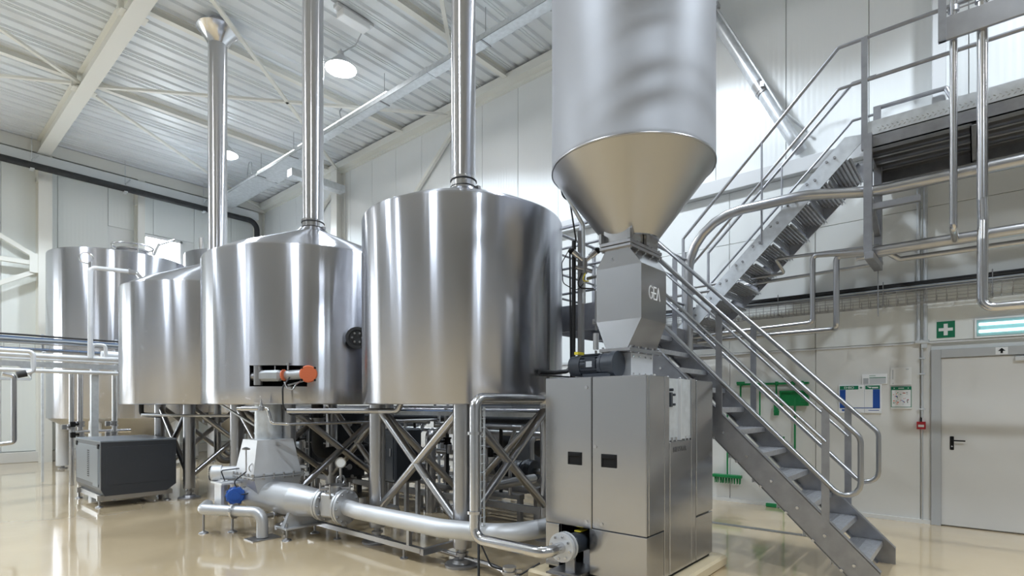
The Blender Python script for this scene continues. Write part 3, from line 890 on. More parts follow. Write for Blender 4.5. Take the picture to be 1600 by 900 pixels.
for x, y in ((5.43, 3.95), (8.4, 3.95), (6.9, 3.95), (6.36, 3.14), (7.34, 3.14)):
    b = MB(); b.box((x - .04, y - .04, .012), (x + .04, y + .04, LAZ - .04)); lg = obj('leg', b, 'stair_steel', land)
    b = MB(); b.box((x - .09, y - .09, 0), (x + .09, y + .09, .012)); obj('foot_plate', b, 'stair_steel', lg)
for z in (.30, .60, .85, 1.10):
    b = MB(); b.tube([(5.39, 3.12, LAZ + z), (5.39, 3.98, LAZ + z), (8.46, 3.98, LAZ + z)], .02 if z > 1 else .014, .05, 10); obj('guard_rail', b, 'stair_steel', land)
for x, y in ((5.39, 3.12), (5.39, 3.55), (5.39, 3.98), (6.35, 3.98), (7.4, 3.98), (8.46, 3.98), (6.36, 3.12), (7.36, 3.13)):
    b = MB(); b.box((x - .02, y - .02, LAZ), (x + .02, y + .02, LAZ + 1.10)); obj('rail_post', b, 'stair_steel', land)
for z in (.36, .7, 1.0):
    b = MB(); b.tube([(6.36, 3.13, LAZ + z), (7.36, 3.13, LAZ + z)], .018, 0, 10); obj('guard_rail', b, 'stair_steel', land)

# upper flight: z = 5.85 - y
UX0, UX1 = 7.40, 8.35
upper = thing('upper_staircase', 'upper grey steel stair flight rising to the high platform along the right wall', 'staircase', (7.9, 2.2, LAZ))
UY, UZ, USTEP = 1.19, 4.66, .211
for x, sg in ((UX0, 1), (UX1 - .012, -1)):
    b = MB()
    f = lambda y, o: UZ + (UY - y) + o
    b.prism([(1.0, f(1.0, -.27)), (1.0, 4.64), (1.19, 4.66), (3.28, f(3.28, 0.0)), (3.28, f(3.28, -.27) + .14), (3.14, f(3.14, -.27))], x, x + .012, 'YZ')
    b.bar((x + sg * .03, 1.19, f(1.19, 0)), (x + sg * .03, 3.28, f(3.28, 0)), .06, .01)
    st = obj('stringer', b, 'stair_steel' if sg < 0 else 'galvanised', upper)
    b = MB()
    for k in range(10):
        y = 1.30 + k * .211
        for dy, dz in ((0, -.10), (.085, -.10 - .03)):
            b.cyl((x if sg > 0 else x + .012, y + dy, f(y, dz)), ((x if sg > 0 else x + .012) - sg * .018, y + dy, f(y, dz)), .016, seg=6)
    obj('bolt', b, 'dull_steel', st, kind='stuff')
def upper_tread(y, z):
    """open plank tread: six folded ribs across the width and a downturned back lip"""
    b = MB()
    pr = []
    for k in range(6):
        a = y - .02 + k * .046
        pr += [(a, z - .030), (a + .006, z), (a + .030, z), (a + .036, z - .030)]
    top = [(p[0], p[1]) for p in pr]
    A = [b.bm.verts.new((UX0 + .014, p[0], p[1])) for p in top]; B_ = [b.bm.verts.new((UX1 - .014, p[0], p[1])) for p in top]
    for i in range(len(top) - 1): b.face([A[i], A[i + 1], B_[i + 1], B_[i]])
    for k in range(4):
        zz = z - .035 - k * .028
        b.box((UX0 + .014, y + .245 - k * .004, zz - .016), (UX1 - .014, y + .262 - k * .004, zz))
    return b
ut0 = obj('tread', upper_tread(UY + USTEP - .255, UZ - USTEP - .045), 'tread_steel', upper)
for i in range(1, 9):
    share(ut0, 'tread', (0, USTEP * i, -USTEP * i), upper)
for x in (UX0 + .005, UX1 - .005):
    f = lambda y, o: UZ + (UY - y) + o
    for h, r in ((1.18, .021), (.66, .017)):
        ye = 3.17
        yt = 1.262
        zt = 4.60 + (1.14 if h > 1 else .65)
        b = MB()
        pts = [(x, ye, f(ye, h)), (x, yt, zt), (x, 1.0, zt)]
        if h > 1: pts = [(x, ye, f(ye, .0))] + pts
        b.tube(pts, r, .02, 10); obj('handrail', b, 'stair_steel', upper)
    for y in (2.12,):
        b = MB(); b.bar((x, y, f(y, -.15)), (x, y, f(y, 1.17)), .045, .014, (0, 1, 0)); obj('baluster', b, 'stair_steel', upper)

# high platform
PZ = 4.60
plat = thing('high_platform', 'high steel walkway platform with toe board at upper right', 'platform', (8.0, -1.0, PZ))
PY1, PY0, PX0, PX1 = 1.0, -3.2, 7.40, 8.58
b = MB()
b.box((PX0, PY0, 4.45), (PX0 + .012, PY1, PZ)); b.box((PX0, PY0, 4.45), (PX0 + .07, PY1, 4.462)); b.box((PX0, PY0, PZ - .012), (PX0 + .07, PY1, PZ))
obj('edge_channel', b, 'stair_steel', plat)
b = MB(); b.box((PX1 - .012, PY0, 4.40), (PX1, PY1, PZ)); b.box((PX1 - .07, PY0, 4.40), (PX1, PY1, 4.412)); obj('edge_channel', b, 'stair_steel', plat)
for y in (PY1 - .012, .06, -1.5, PY0):
    b = MB(); b.box((PX0 + .012, y, 4.42), (PX1 - .012, y + .012, PZ - .004)); b.box((PX0 + .012, y - .04, 4.42), (PX1 - .012, y + .012, 4.43)); obj('cross_beam', b, 'stair_steel', plat)
for k in range(5):
    x0 = PX0 + .02 + k * .232
    b = MB(); b.box((x0, PY0, PZ - .005), (x0 + .205, PY1 - .01, PZ)); b.box((x0, PY0, PZ - .08), (x0 + .006, PY1 - .01, PZ - .005)); b.box((x0 + .199, PY0, PZ - .06), (x0 + .205, PY1 - .01, PZ - .005)); b.box((x0, PY0, PZ - .08), (x0 + .05, PY1 - .01, PZ - .074))
    obj('deck_plank', b, 'dull_steel', plat)
b = MB(); b.box((PX0 - .002, PY0, PZ), (PX0 + .006, PY1 - .02, PZ + .16)); tb = obj('toe_board', b, 'galvanised', plat)
b = MB()
yy = .85
while yy > -1.6:
    for zz in (PZ + .035, PZ + .065):
        b.obox((PX0 - .003, yy + (zz > PZ + .05) * .02, zz), (.002, .022, .006), Matrix.Rotation(radians(35 if zz > PZ + .05 else -35), 3, 'X'))
    yy -= .045
obj('tread_plate_studs', b, 'polished_steel', tb, kind='stuff')
for z, r in ((1.14, .022), (.65, .022)):
    b = MB(); b.tube([(PX0, PY1, PZ + z), (PX0, PY0, PZ + z)], r, 0, 10); obj('guard_rail', b, 'stair_steel', plat)
for y in (PY1, -.9, -2.6):
    b = MB(); b.box((PX0 - .025, y - .03, 4.45), (PX0 + .025, y + .03, PZ + 1.14)); obj('rail_post', b, 'stair_steel', plat)
b = MB(); b.tube([(8.35, 1.0, PZ + .72), (8.35, .30, PZ + .72), (8.35, .18, PZ + .42)], .028, .01, 8); obj('kick_rail', b, 'stair_steel', plat)
b = MB(); b.box((8.32, .95, PZ), (8.38, 1.03, PZ + .74)); obj('rail_post', b, 'stair_steel', plat)

# column on the wall behind the platform
b = MB(); b.box((8.42, .30, PZ), (8.54, .44, 8.19), .01)
o = obj('steel_post', b, 'frame_grey'); tag(o, 'blue-grey square steel post on the wall above the high platform', 'post')

# hanger frame under the platform's corner
hang = thing('hanger_frame', 'steel hanger frame dropping from the platform corner and carrying pipes', 'frame', (7.6, .95, 3.18))
b = MB(); b.box((7.32, .92, 3.25), (7.40, 1.0, 4.60)); obj('post', b, 'stair_steel', hang)
b = MB(); b.box((7.96, .90, 3.25), (8.04, .98, 4.42)); obj('post', b, 'stair_steel', hang)
b = MB(); b.box((7.30, .90, 3.17), (8.06, .99, 3.25), .005); obj('crossbar', b, 'stair_steel', hang)
b = MB(); b.box((7.34, .48, 3.73), (7.40, .92, 3.80), .004); obj('bracket_arm', b, 'stair_steel', hang)
b = MB(); b.bar((7.42, .95, 3.86), (7.96, .94, 3.60), .06, .06); obj('diagonal', b, 'stair_steel', hang)
b = MB(); b.cyl((8.0, .94, 2.6), (8.0, .94, 3.17), .006, seg=6); obj('drop_rod', b, 'dull_steel', hang)

# ================================================================== PIPES ON THE RIGHT
def pipe(label, pts, r, bend, m='steel', seg=14, name='pipe', group=None, clamps=()):
    """one pipe run: the tube, with clamp ferrules as sub-meshes"""
    b = MB(); b.tube(pts, r, bend, seg)
    if not clamps:
        o = obj(name, b, m); tag(o, label, 'pipe', group); return o
    t = thing(name, label, 'pipe', pts[0], group)
    obj('tube', b, m, t)
    for p, d in clamps:
        b = MB(); p = vec(p); d = vec(d).normalized()
        b.axial(p - d * .012, d, [(0, r * .98), (0, r * 1.45), (.024, r * 1.45), (.024, r * .98)], 14)
        obj('clamp', b, 'polished_steel', t)
    return t
pipe('thick steel pipe curving down in front of the upper stair flight', [(7.3, 3.05, .0), (7.3, 3.05, 4.05), (7.3, 1.6, 4.05), (7.47, .9, 3.97), (7.47, -3, 3.97)], .062, .95, seg=18)
pipe('twin pipe run on the hanger frame, upper thicker pipe', [(7.62, 1.0, 3.315), (7.62, -3.0, 3.315)], .062, 0)
pipe('thinner pipe running level below the thick one under the platform', [(7.68, 1.12, 3.18 + .10), (7.68, .8, 3.285), (7.74, .7, 3.21), (7.74, -3, 3.21)], .03, .04)
pipe('steel drop pipe left of its twin, bending toward the landing', [(7.52, .96, 3.30), (7.52, 1.56, 3.36), (7.52, 1.56, 2.53), (7.52, 3.3, 2.47)], .029, .05)
pipe('steel drop pipe right of its twin, bending toward the landing', [(7.56, .96, 3.30), (7.56, 1.31, 3.31), (7.56, 1.31, 2.47), (7.70, 1.35, 2.45), (7.70, 3.3, 2.43)], .033, .05)
pipe('thin pipe with a sideways kink behind the two drop pipes', [(7.8, .9, 3.42), (7.8, 2.06, 3.46), (8.0, 2.0, 3.3), (8.0, 3.4, 3.28)], .02, .03)
pipe('straight thin wall pipe running behind the upper stair treads', [(8.1, .9, 3.27), (8.1, 3.9, 3.2)], .022, 0)
pipe('shiny vertical pipe left of its thicker neighbour at upper right', [(7.1, .195, 7.2), (7.1, .195, 3.30), (7.60, .195, 3.30)], .033, .06, 'polished_steel')
pipe('thicker shiny vertical pipe at upper right, bending level above the light', [(7.1, -.026, 7.2), (7.1, -.026, 3.55), (7.14, -.03, 3.35), (7.12, -.028, 3.15), (7.1, -.026, 2.47), (7.1, -2.5, 2.47)], .045, .10, 'polished_steel', 16)
pb = thing('pipe_bracket', 'dark steel box-section bracket holding the two vertical pipes at top right', 'bracket', (7.05, -.4, 5.2))
b = MB(); b.box((7.02, -1.6, 5.2), (7.06, .31, 5.43), .004); obj('beam', b, 'dull_steel', pb)
b = MB(); b.box((7.0, .25, 5.2), (7.06, .315, 7.3)); obj('hanger', b, 'stair_steel', pb)
b = MB(); b.cyl((7.04, .21, 5.44), (7.04, .21, 7.3), .012, seg=8); obj('rod', b, 'polished_steel', pb)
for y, r in ((.195, .033), (-.026, .045)):
    b = MB(); b.axial((7.1, y, 5.50), (0, 0, 1), [(0, r), (0, r + .014), (.05, r + .014), (.05, r)], 16); b.cyl((7.1, y - .11, 5.52), (7.1, y + .11, 5.52), .008, seg=6); b.cyl((7.05, y, 5.52), (7.1, y, 5.52), .012, seg=6); obj('pipe_clamp', b, 'dull_steel', pb)
# inclined conveying pipe on the wall beside the silo
inc = thing('inclined_pipe', 'sloping steel conveying pipe running down the white wall right of the silo', 'pipe', (8.2, 2.0, 4.9))
b = MB(); b.tube([(8.48, 3.7, 8.1), (8.48, 3.35, 8.0), (8.48, 2.0, 5.28), (8.60, 1.93, 5.14)], .085, .2, 18); obj('tube', b, 'galvanised', inc)
dd = Vector((0, 1.35, 2.72)).normalized()
b = MB(); b.axial((8.48, 2.44, 6.17), dd, [(-.10, .086), (-.10, .098), (.10, .098), (.10, .086)], 20); b.axial((8.48, 2.44, 6.17), dd, [(-.06, .097), (-.06, .104), (-.03, .104), (-.03, .097)], 20); b.obox((8.38, 2.39, 6.18), (.05, .05, .08)); cp = obj('coupling', b, 'steel', inc)
b = MB(); b.tube([(8.37, 3.15, 7.80), (8.37, 2.36, 6.2), (8.37, 2.12, 5.7), (8.60, 1.85, 5.4)], .018, .05, 8); obj('side_conduit', b, 'galvanised', inc)
b = MB(); b.axial((8.40, 3.10, 7.6), (0, 0, 1), [(0, .02), (0, .07), (.10, .07), (.10, .02)], 12); b.box((8.28, 3.0, 7.57), (8.38, 3.1, 7.63)); obj('clamp', b, 'steel', inc)

# vertical conduit pair by the door
cd = thing('conduit_run', 'pair of grey vertical conduits on the wall left of the door', 'conduit', (8.66, .54, .1))
for y, r, z0 in ((.585, .020, 2.33), (.515, .024, 2.33)):
    b = MB(); b.cyl((8.65, y, z0), (8.65, y, 4.45), r, seg=10); obj('conduit', b, 'galvanised', cd)
b = MB(); b.cyl((8.685, .55, 1.35), (8.685, .55, 2.33), .012, seg=8); obj('conduit', b, 'pale_grey', cd)
b = MB(); b.cyl((8.69, .545, .05), (8.69, .545, 1.2), .007, seg=6); obj('cable', b, 'pale_grey', cd)
b = MB(); b.box((8.64, .48, 2.30), (8.70, .62, 2.345), .003); b.box((8.66, .50, 2.24), (8.70, .56, 2.30)); obj('end_fitting', b, 'galvanised', cd)
for z in (1.45, 1.9, 2.1):
    b = MB(); b.box((8.66, .52, z), (8.70, .58, z + .02)); obj('saddle', b, 'galvanised', cd)

# ================================================================== WIRE TRAYS
def wire_tray(label, axis, a0, a1, c, z0, dz, depth, cables, step=.10):
    """basket tray hung on edge: side wires along the run, hoops across, cables lying on top"""
    t = thing('cable_tray', label, 'cable tray', (c if axis == 'Y' else (a0 + a1) / 2, (a0 + a1) / 2 if axis == 'Y' else c, z0))
    P3 = lambda s, u, z: (u, s, z) if axis == 'Y' else (s, u, z)
    b = MB()
    for k in range(5):
        z = z0 + dz * k / 4
        b.tube([P3(a0, c, z), P3(a1, c, z)], .0035, 0, 5)
    for k in range(3):
        u = c + depth * (k + 1) / 3
        b.tube([P3(a0, u, z0), P3(a1, u, z0)], .0035, 0, 5)
    obj('long_wires', b, 'dull_steel', t, kind='stuff')
    b = MB()
    s = a0
    while s < a1:
        b.tube([P3(s, c, z0 + dz), P3(s, c, z0), P3(s, c + depth, z0), P3(s, c + depth, z0 + dz * .6)], .0035, 0, 5)
        s += step
    obj('cross_wires', b, 'dull_steel', t, kind='stuff')
    for u, z, r, m in cables:
        b = MB(); pts = []
        nseg = 10
        for k in range(nseg + 1):
            s = a0 + (a1 - a0) * k / nseg
            pts.append(P3(s, c + u + random.uniform(-.004, .004), z + random.uniform(-.006, .006)))
        b.tube(pts, r, 0, 6); obj('cable', b, m, t)
    return t
wt = wire_tray('wire cable tray with black cables along the right wall above the first aid sign', 'Y', -3.0, 4.2, 8.46, 2.80, .16, .18,
          [(.02, 3.03, .020, 'black_rubber'), (.05, 3.06, .018, 'black_rubber'), (.08, 3.02, .02, 'black_rubber'), (.0, 2.995, .016, 'cable_grey'), (.11, 3.05, .018, 'black_rubber'), (.03, 2.985, .012, 'cable_blue')])
for y in (-1.0, -.12, .94, 2.2, 3.4):
    b = MB(); b.box((8.44, y - .01, 2.80), (8.70, y + .01, 2.82)); b.cyl((8.455, y, 2.78), (8.455, y, 3.10), .006, seg=6); obj('bracket', b, 'dull_steel', wt)
b = MB(); b.box((8.46, -3.0, 2.965), (8.64, 4.2, 2.972)); obj('cable_shelf', b, 'dull_steel', wt)
wl = wire_tray('wire cable tray with blue and grey cables crossing in front of the far left tank', 'X', .2, 4.6, 13.75, 2.55, .12, .18,
          [(.02, 2.76, .026, 'cable_grey'), (.06, 2.79, .024, 'cable_blue'), (.1, 2.74, .022, 'cable_blue'), (.04, 2.72, .018, 'cable_grey'), (.02, 2.58, .022, 'cable_blue'), (.07, 2.58, .02, 'cable_grey'), (.01, 2.84, .02, 'black_rubber')], .22)
b = MB(); b.box((.2, 13.75, 2.69), (4.6, 13.93, 2.70)); obj('cable_shelf', b, 'dull_steel', wl)
for x in (.9, 2.1, 3.3):
    b = MB(); b.box((x - .02, 13.93, .0), (x + .02, 13.97, 2.9)); b.box((x - .02, 13.74, 2.53), (x + .02, 13.97, 2.55)); obj('stand', b, 'galvanised', wl)

# ================================================================== THINGS ON THE RIGHT WALL
def wq(b, y0, y1, z0, z1, lift=.0, th=.004):
    b.box((XR - lift - th, min(y0, y1), z0), (XR - lift, max(y0, y1), z1)); return b
fa = thing('first_aid_sign', 'green first aid sign with white cross left of the bright light', 'sign', (XR - .01, .31, 2.36))
obj('plate', wq(MB(), .225, .405, 2.355, 2.56, 0, .006), 'sign_green', fa)
b = MB(); wq(b, .295, .335, 2.385, 2.53, .006, .002); wq(b, .245, .385, 2.44, 2.477, .006, .0025); obj('cross', b, 'sign_white', fa)
em = thing('emergency_light', 'rectangular wall light above the door with two glowing cyan-white tubes', 'light', (XR - .04, -.26, 2.33))
b = MB(); wq(b, -.60, .04, 2.325, 2.56, 0, .03); obj('housing', b, 'sign_white', em)
b = MB(); wq(b, -.58, .02, 2.345, 2.54, .03, .004); obj('reflector', b, 'cyan_plastic', em)
for z in (2.40, 2.485):
    b = MB(); b.cyl((XR - .05, -.56, z), (XR - .05, .0, z), .016, seg=12); obj('tube', b, 'tube_glow', em)
b = MB()
for k in range(22):
    y = -.56 + k * .026; wq(b, y, y + .006, 2.35, 2.535, .034, .003)
obj('louvre_ribs', b, 'cyan_plastic', em, kind='stuff')
arw = thing('arrow_sign', 'small white sign with black up arrow on the door frame', 'sign', (XR - .035, -.205, 2.125))
obj('plate', wq(MB(), -.26, -.15, 2.115, 2.20, .031, .003), 'sign_white', arw)
b = MB(); xx = XR - .0365
b.prism([(-.205 - .010, 2.128), (-.205 + .010, 2.128), (-.205 + .010, 2.155), (-.205 + .034, 2.155), (-.205, 2.190), (-.205 - .034, 2.155), (-.205 - .010, 2.155)], xx - .001, xx + .001, 'YZ'); obj('arrow', b, 'dark', arw)
bd = thing('first_aid_board', 'white board with two green headers and blue side panels behind the handrail', 'board', (XR - .01, 1.24, 1.40))
obj('board', wq(MB(), .985, 1.478, 1.405, 1.79, -.02, .03), 'sign_white', bd)
b = MB(); wq(b, 1.245, 1.465, 1.725, 1.775, .01, .002); wq(b, 1.0, 1.165, 1.725, 1.775, .01, .002); obj('header', b, 'sign_green', bd)
b = MB(); wq(b, 1.395, 1.465, 1.475, 1.722, .01, .002); wq(b, 1.0, 1.08, 1.475, 1.722, .01, .002); wq(b, 1.0, 1.465, 1.468, 1.478, .01, .002); obj('side_panel', b, 'sign_blue', bd)
b = MB(); wq(b, 1.185, 1.395, 1.48, 1.72, .01, .0015); wq(b, 1.085, 1.165, 1.48, 1.72, .01, .0015); obj('sheet', b, 'paper', bd)
b = MB(); wq(b, 1.172, 1.178, 1.41, 1.79, .01, .002); obj('divider', b, 'pale_grey', bd)
b = MB(); wq(b, 1.20, 1.23, 1.743, 1.752, .01, .002); wq(b, 1.211, 1.219, 1.733, 1.763, .01, .002); obj('plus_mark', b, 'sign_green', bd)
b = MB(); wq(b, 1.40, 1.44, 1.43, 1.455, .01, .002); wq(b, 1.01, 1.13, 1.437, 1.445, .01, .002); wq(b, 1.345, 1.385, 1.435, 1.45, .01, .002); obj('footer_marks', b, 'sign_blue', bd)
b = MB(); wq(b, 1.02, 1.09, 1.738, 1.755, .012, .002); b.prism([(1.09, 1.755), (1.15, 1.765), (1.11, 1.738)], XR - .014, XR - .012, 'YZ'); obj('header_symbol', b, 'sign_white', bd)
def wall_text(s, y, z, size, m, parent, lift):
    c = bpy.data.curves.new('lettering', 'FONT'); c.body = s; c.size = size; c.extrude = .0006; c.align_x = 'CENTER'
    o = bpy.data.objects.new('lettering', c); o.parent = parent
    o.rotation_euler = (pi / 2, 0, -pi / 2)
    o.location = Vector((XR - lift, y, z)) - wloc(parent)
    c.materials.append(M[m]); COL.objects.link(o)
    return to_mesh(o)
wall_text('EHBO', 1.355, 1.735, .046, 'sign_white', bd, .0130)
np_ = thing('notice_panel', 'small white notice with a grey photo strip just above the first aid board', 'notice', (XR, 1.07, 1.78))
obj('sheet', wq(MB(), .92, 1.205, 1.795, 1.93, -.02, .024), 'sign_white', np_)
b = MB(); wq(b, .935, 1.12, 1.80, 1.875, .004, .001); obj('picture', b, 'pale_grey', np_)
b = MB(); wq(b, 1.13, 1.19, 1.80, 1.875, .004, .001); obj('dark_field', b, 'motor_grey', np_)
b = MB(); wq(b, .935, 1.12, 1.875, 1.884, .004, .001); wq(b, 1.05, 1.12, 1.902, 1.908, .004, .001); obj('print_line', b, 'sign_green', np_)
pp = thing('paper_notice', 'plain white paper sheet with a dark margin strip above the evacuation plan', 'notice', (XR, .77, 1.78))
obj('sheet', wq(MB(), .665, .885, 1.775, 2.005, -.02, .022), 'paper', pp)
b = MB(); wq(b, .855, .864, 1.85, 1.975, .002, .001); obj('margin_print', b, 'motor_grey', pp)
b = MB(); wq(b, .69, .72, 1.97, 1.985, .002, .001); wq(b, .85, .865, 1.79, 1.805, .002, .001); obj('print', b, 'pale_grey', pp)
ev = thing('evacuation_plan', 'evacuation plan with green header and coloured marks beside the conduit', 'sign', (XR, .77, 1.46))
obj('sheet', wq(MB(), .66, .88, 1.465, 1.755, -.02, .024), 'sign_white', ev)
b = MB(); wq(b, .66, .88, 1.71, 1.755, .004, .002); obj('header', b, 'sign_green', ev)
b = MB()
for y0, y1, z0, z1 in ((.66, .667, 1.49, 1.71), (.873, .88, 1.49, 1.71), (.66, .88, 1.484, 1.49)):
    wq(b, y0, y1, z0, z1, .004, .002)
obj('border', b, 'sign_green', ev)
for m, n in (('orange', 9), ('motor_grey', 14), ('sign_green', 6), ('red', 7), ('sign_blue', 4)):
    b = MB()
    for k in range(n):
        y = random.uniform(.69, .85); z = random.uniform(1.52, 1.67)
        wq(b, y, y + random.uniform(.006, .022), z, z + random.uniform(.005, .014), .004, .001)
    obj('plan_marks', b, m, ev, kind='stuff')
b = MB(); wq(b, .69, .70, 1.727, 1.738, .006, .001); wq(b, .84, .85, 1.727, 1.738, .006, .001); wq(b, .74, .80, 1.728, 1.737, .006, .001); obj('header_marks', b, 'sign_white', ev)
cp_ = thing('fire_call_point', 'small red fire alarm call point on the wall left of the door', 'alarm', (XR, .56, 1.20))
obj('box', wq(MB(), .515, .605, 1.205, 1.30, -.02, .06), 'red', cp_)
b = MB(); wq(b, .53, .59, 1.232, 1.262, .04, .002); obj('window', b, 'sign_white', cp_)
b = MB(); b.cyl((XR - .015, .56, 1.30), (XR - .015, .56, 1.36), .009, seg=8); obj('cable_entry', b, 'dark', cp_)

# green cleaning tools
rk = thing('tool_rail', 'green wall rail with clips for the cleaning tools', 'rail', (XR, 2.3, 1.80))
b = MB(); wq(b, 1.85, 2.85, 1.815, 1.845, -.02, .045); obj('rail', b, 'green', rk)
for y in (1.93, 2.05, 2.27, 2.47, 2.62, 2.78):
    b = MB(); b.box((XR - .06, y - .02, 1.80), (XR - .02, y + .02, 1.86), .004); obj('clip', b, 'green', rk)
def handle_tool(name, label, cat, y, z0, z1, head, r=.014, extra=None):
    t = thing(name, label, cat, (XR - .05, y, z0), 'green cleaning tools on the wall')
    b = MB(); b.cyl((XR - .065, y, z0), (XR - .065, y, z1), r, seg=10); obj('shaft', b, 'green', t)
    b = MB(); head(b, y); obj('head', b, 'green', t)
    if extra:
        b = MB(); extra(b, y); obj('bristles', b, 'green', t, kind='stuff')
    return t
def bristle_block(y, w_, z0, z1):
    def f(b, yy):
        for k in range(10):
            for j in range(3):
                yk = y - w_ + 2 * w_ * (k + .5) / 10
                b.cyl((XR - .03 - .03 * j, yk, z1), (XR - .03 - .032 * j, yk + random.uniform(-.01, .01), z0), .007, .005, seg=5)
    return f
handle_tool('shovel', 'green shovel hanging blade up on the tool rail, under the handrail', 'shovel', 2.02, .78, 1.62,
            lambda b, y: (b.prism([(y - .17, 1.50), (y + .17, 1.50), (y + .19, 1.72), (y - .19, 1.72)], XR - .075, XR - .06, 'YZ'), b.box((XR - .12, y - .19, 1.70), (XR - .06, y + .19, 1.72)), b.bar((XR - .09, y - .175, 1.5), (XR - .09, y - .19, 1.72), .06, .012, (0, 1, 0)), b.bar((XR - .09, y + .175, 1.5), (XR - .09, y + .19, 1.72), .06, .012, (0, 1, 0))))
handle_tool('hand_brush', 'short-handled green brush hanging between the shovel and the dustpan', 'brush', 2.27, 1.50, 1.84,
            lambda b, y: b.box((XR - .09, y - .03, 1.42), (XR - .045, y + .03, 1.52), .008), .012, bristle_block(2.27, .028, 1.36, 1.43))
handle_tool('hand_scraper', 'green hand scraper hanging at the left end of the tool rail', 'scraper', 2.78, 1.40, 1.86,
            lambda b, y: b.box((XR - .08, y - .06, 1.83), (XR - .05, y + .06, 1.87), .006), .014)
handle_tool('floor_squeegee', 'green floor squeegee standing on the floor below the tool rail', 'squeegee', 2.27 - .10, .05, 1.05,
            lambda b, y: b.box((XR - .10, y - .24, .0), (XR - .05, y + .24, .055), .008), .013)
handle_tool('push_broom', 'green push broom hanging bristles down, left behind the stair', 'broom', 2.98, .42, 1.80,
            lambda b, y: b.box((XR - .12, y - .22, .38), (XR - .04, y + .22, .43), .008), .013, bristle_block(2.98, .21, .29, .39))
handle_tool('dustpan', 'green angled dustpan leaning low on the wall behind the stair treads', 'dustpan', 2.50, .80, 1.84,
            lambda b, y: (b.prism([(y - .02, .80), (y + .02, .80), (y + .12, .62), (y - .12, .62)], XR - .10, XR - .045, 'YZ')), .012)
handle_tool('small_brush', 'small green brush hanging at the right end of the tool rail', 'brush', 1.90, 1.66, 1.84,
            lambda b, y: b.box((XR - .09, y - .035, 1.55), (XR - .045, y + .035, 1.68), .01), .012)

# floor drain channel
b = MB(); b.box((6.94, .9, -.001), (7.05, 3.0, .004)); o = obj('drain_channel', b, 'dull_steel'); tag(o, 'flat grey drain channel cover in the floor behind the lower stair', 'drain')

# ================================================================== CEILING FITTINGS
lamp_where = ['high-bay lamp glaring under the roof between the two right exhaust pipes', 'high-bay lamp glaring farther back beside the leftmost exhaust pipe']
OUT = {(5.85, 3.9): 'above the stair landing', (5.85, -1.6): 'above the high platform', (5.85, -6.5): 'at the rear end of the right wall', (0.2, 3.9): 'over the floor just ahead of the viewpoint', (0.2, 9.4): 'over the open floor left of the brewing tanks', (0.2, 14.9): 'over the pipe rack by the far wall', (-4.6, 9.4): 'over the far left floor', (0.2, -3.6): 'behind the viewpoint'}
LAMP_COL = (0.79, 0.895, 1.0)
for i, (x, y) in enumerate(LAMP_SPOTS):
    if i < 2:
        t = thing('high_bay_lamp', lamp_where[i], 'lamp', (x, y, LAMP_Z), 'high-bay lamps under the roof')
    else:
        t = thing('high_bay_lamp', 'high-bay lamp ' + OUT[(x, y)] + ', out of the picture', 'lamp', (x, y, LAMP_Z), 'high-bay lamps out of frame')
    b = MB(); b.lathe([(.05, LAMP_Z + .26), (.08, LAMP_Z + .25), (.30, LAMP_Z + .02), (.31, LAMP_Z), (.29, LAMP_Z + .01), (.075, LAMP_Z + .235), (.001, LAMP_Z + .24)], (x, y, 0), 32); obj('reflector', b, 'bead_steel', t)
    b = MB(); b.lathe([(.001, LAMP_Z + .012), (.285, LAMP_Z + .012)], (x, y, 0), 32); obj('diffuser', b, 'lamp_glow', t)
    b = MB(); b.cyl((x, y, LAMP_Z + .24), (x, y, ZC + .02), .012, seg=8); b.cyl((x, y, LAMP_Z + .24), (x, y, LAMP_Z + .34), .06, seg=14); obj('hanger', b, 'frame_grey', t)
    L_ = bpy.data.lights.new('lamp_light', 'SPOT'); L_.energy = LAMP_W * (1.7 if (x, y) == (0.2, -3.6) else 1.0); L_.color = LAMP_COL; L_.spot_size = radians(136); L_.spot_blend = .22; L_.shadow_soft_size = .24
    lo = bpy.data.objects.new('lamp_light', L_); lo.location = (x, y, LAMP_Z - .02); COL.objects.link(lo)
    U = bpy.data.lights.new('lamp_uplight', 'SPOT'); U.energy = UP_W; U.color = LAMP_COL; U.spot_size = radians(175); U.spot_blend = .4; U.shadow_soft_size = .2
    uo = bpy.data.objects.new('lamp_uplight', U); uo.location = (x, y, LAMP_Z + .02); uo.rotation_euler = (pi, 0, 0); COL.objects.link(uo)
b = MB()
jb = thing('ceiling_gear_box', 'small white gear box fixed to the roof deck above the near lamp', 'box', (5.45, 8.45, 8.2))
b.box((5.20, 8.28, 8.24), (5.75, 8.50, 8.36), .012); obj('case', b, 'sign_white', jb)
b = MB(); b.box((5.12, 8.32, 8.36), (5.85, 8.46, 8.42)); obj('mount', b, 'frame_grey', jb)
b = MB(); b.tube([(5.72, 8.5, 8.27), (5.78, 8.8, 8.2), (5.83, 9.25, 8.3), (5.85, 9.4, 8.36)], .012, .05, 6); obj('cable', b, 'motor_grey', jb)

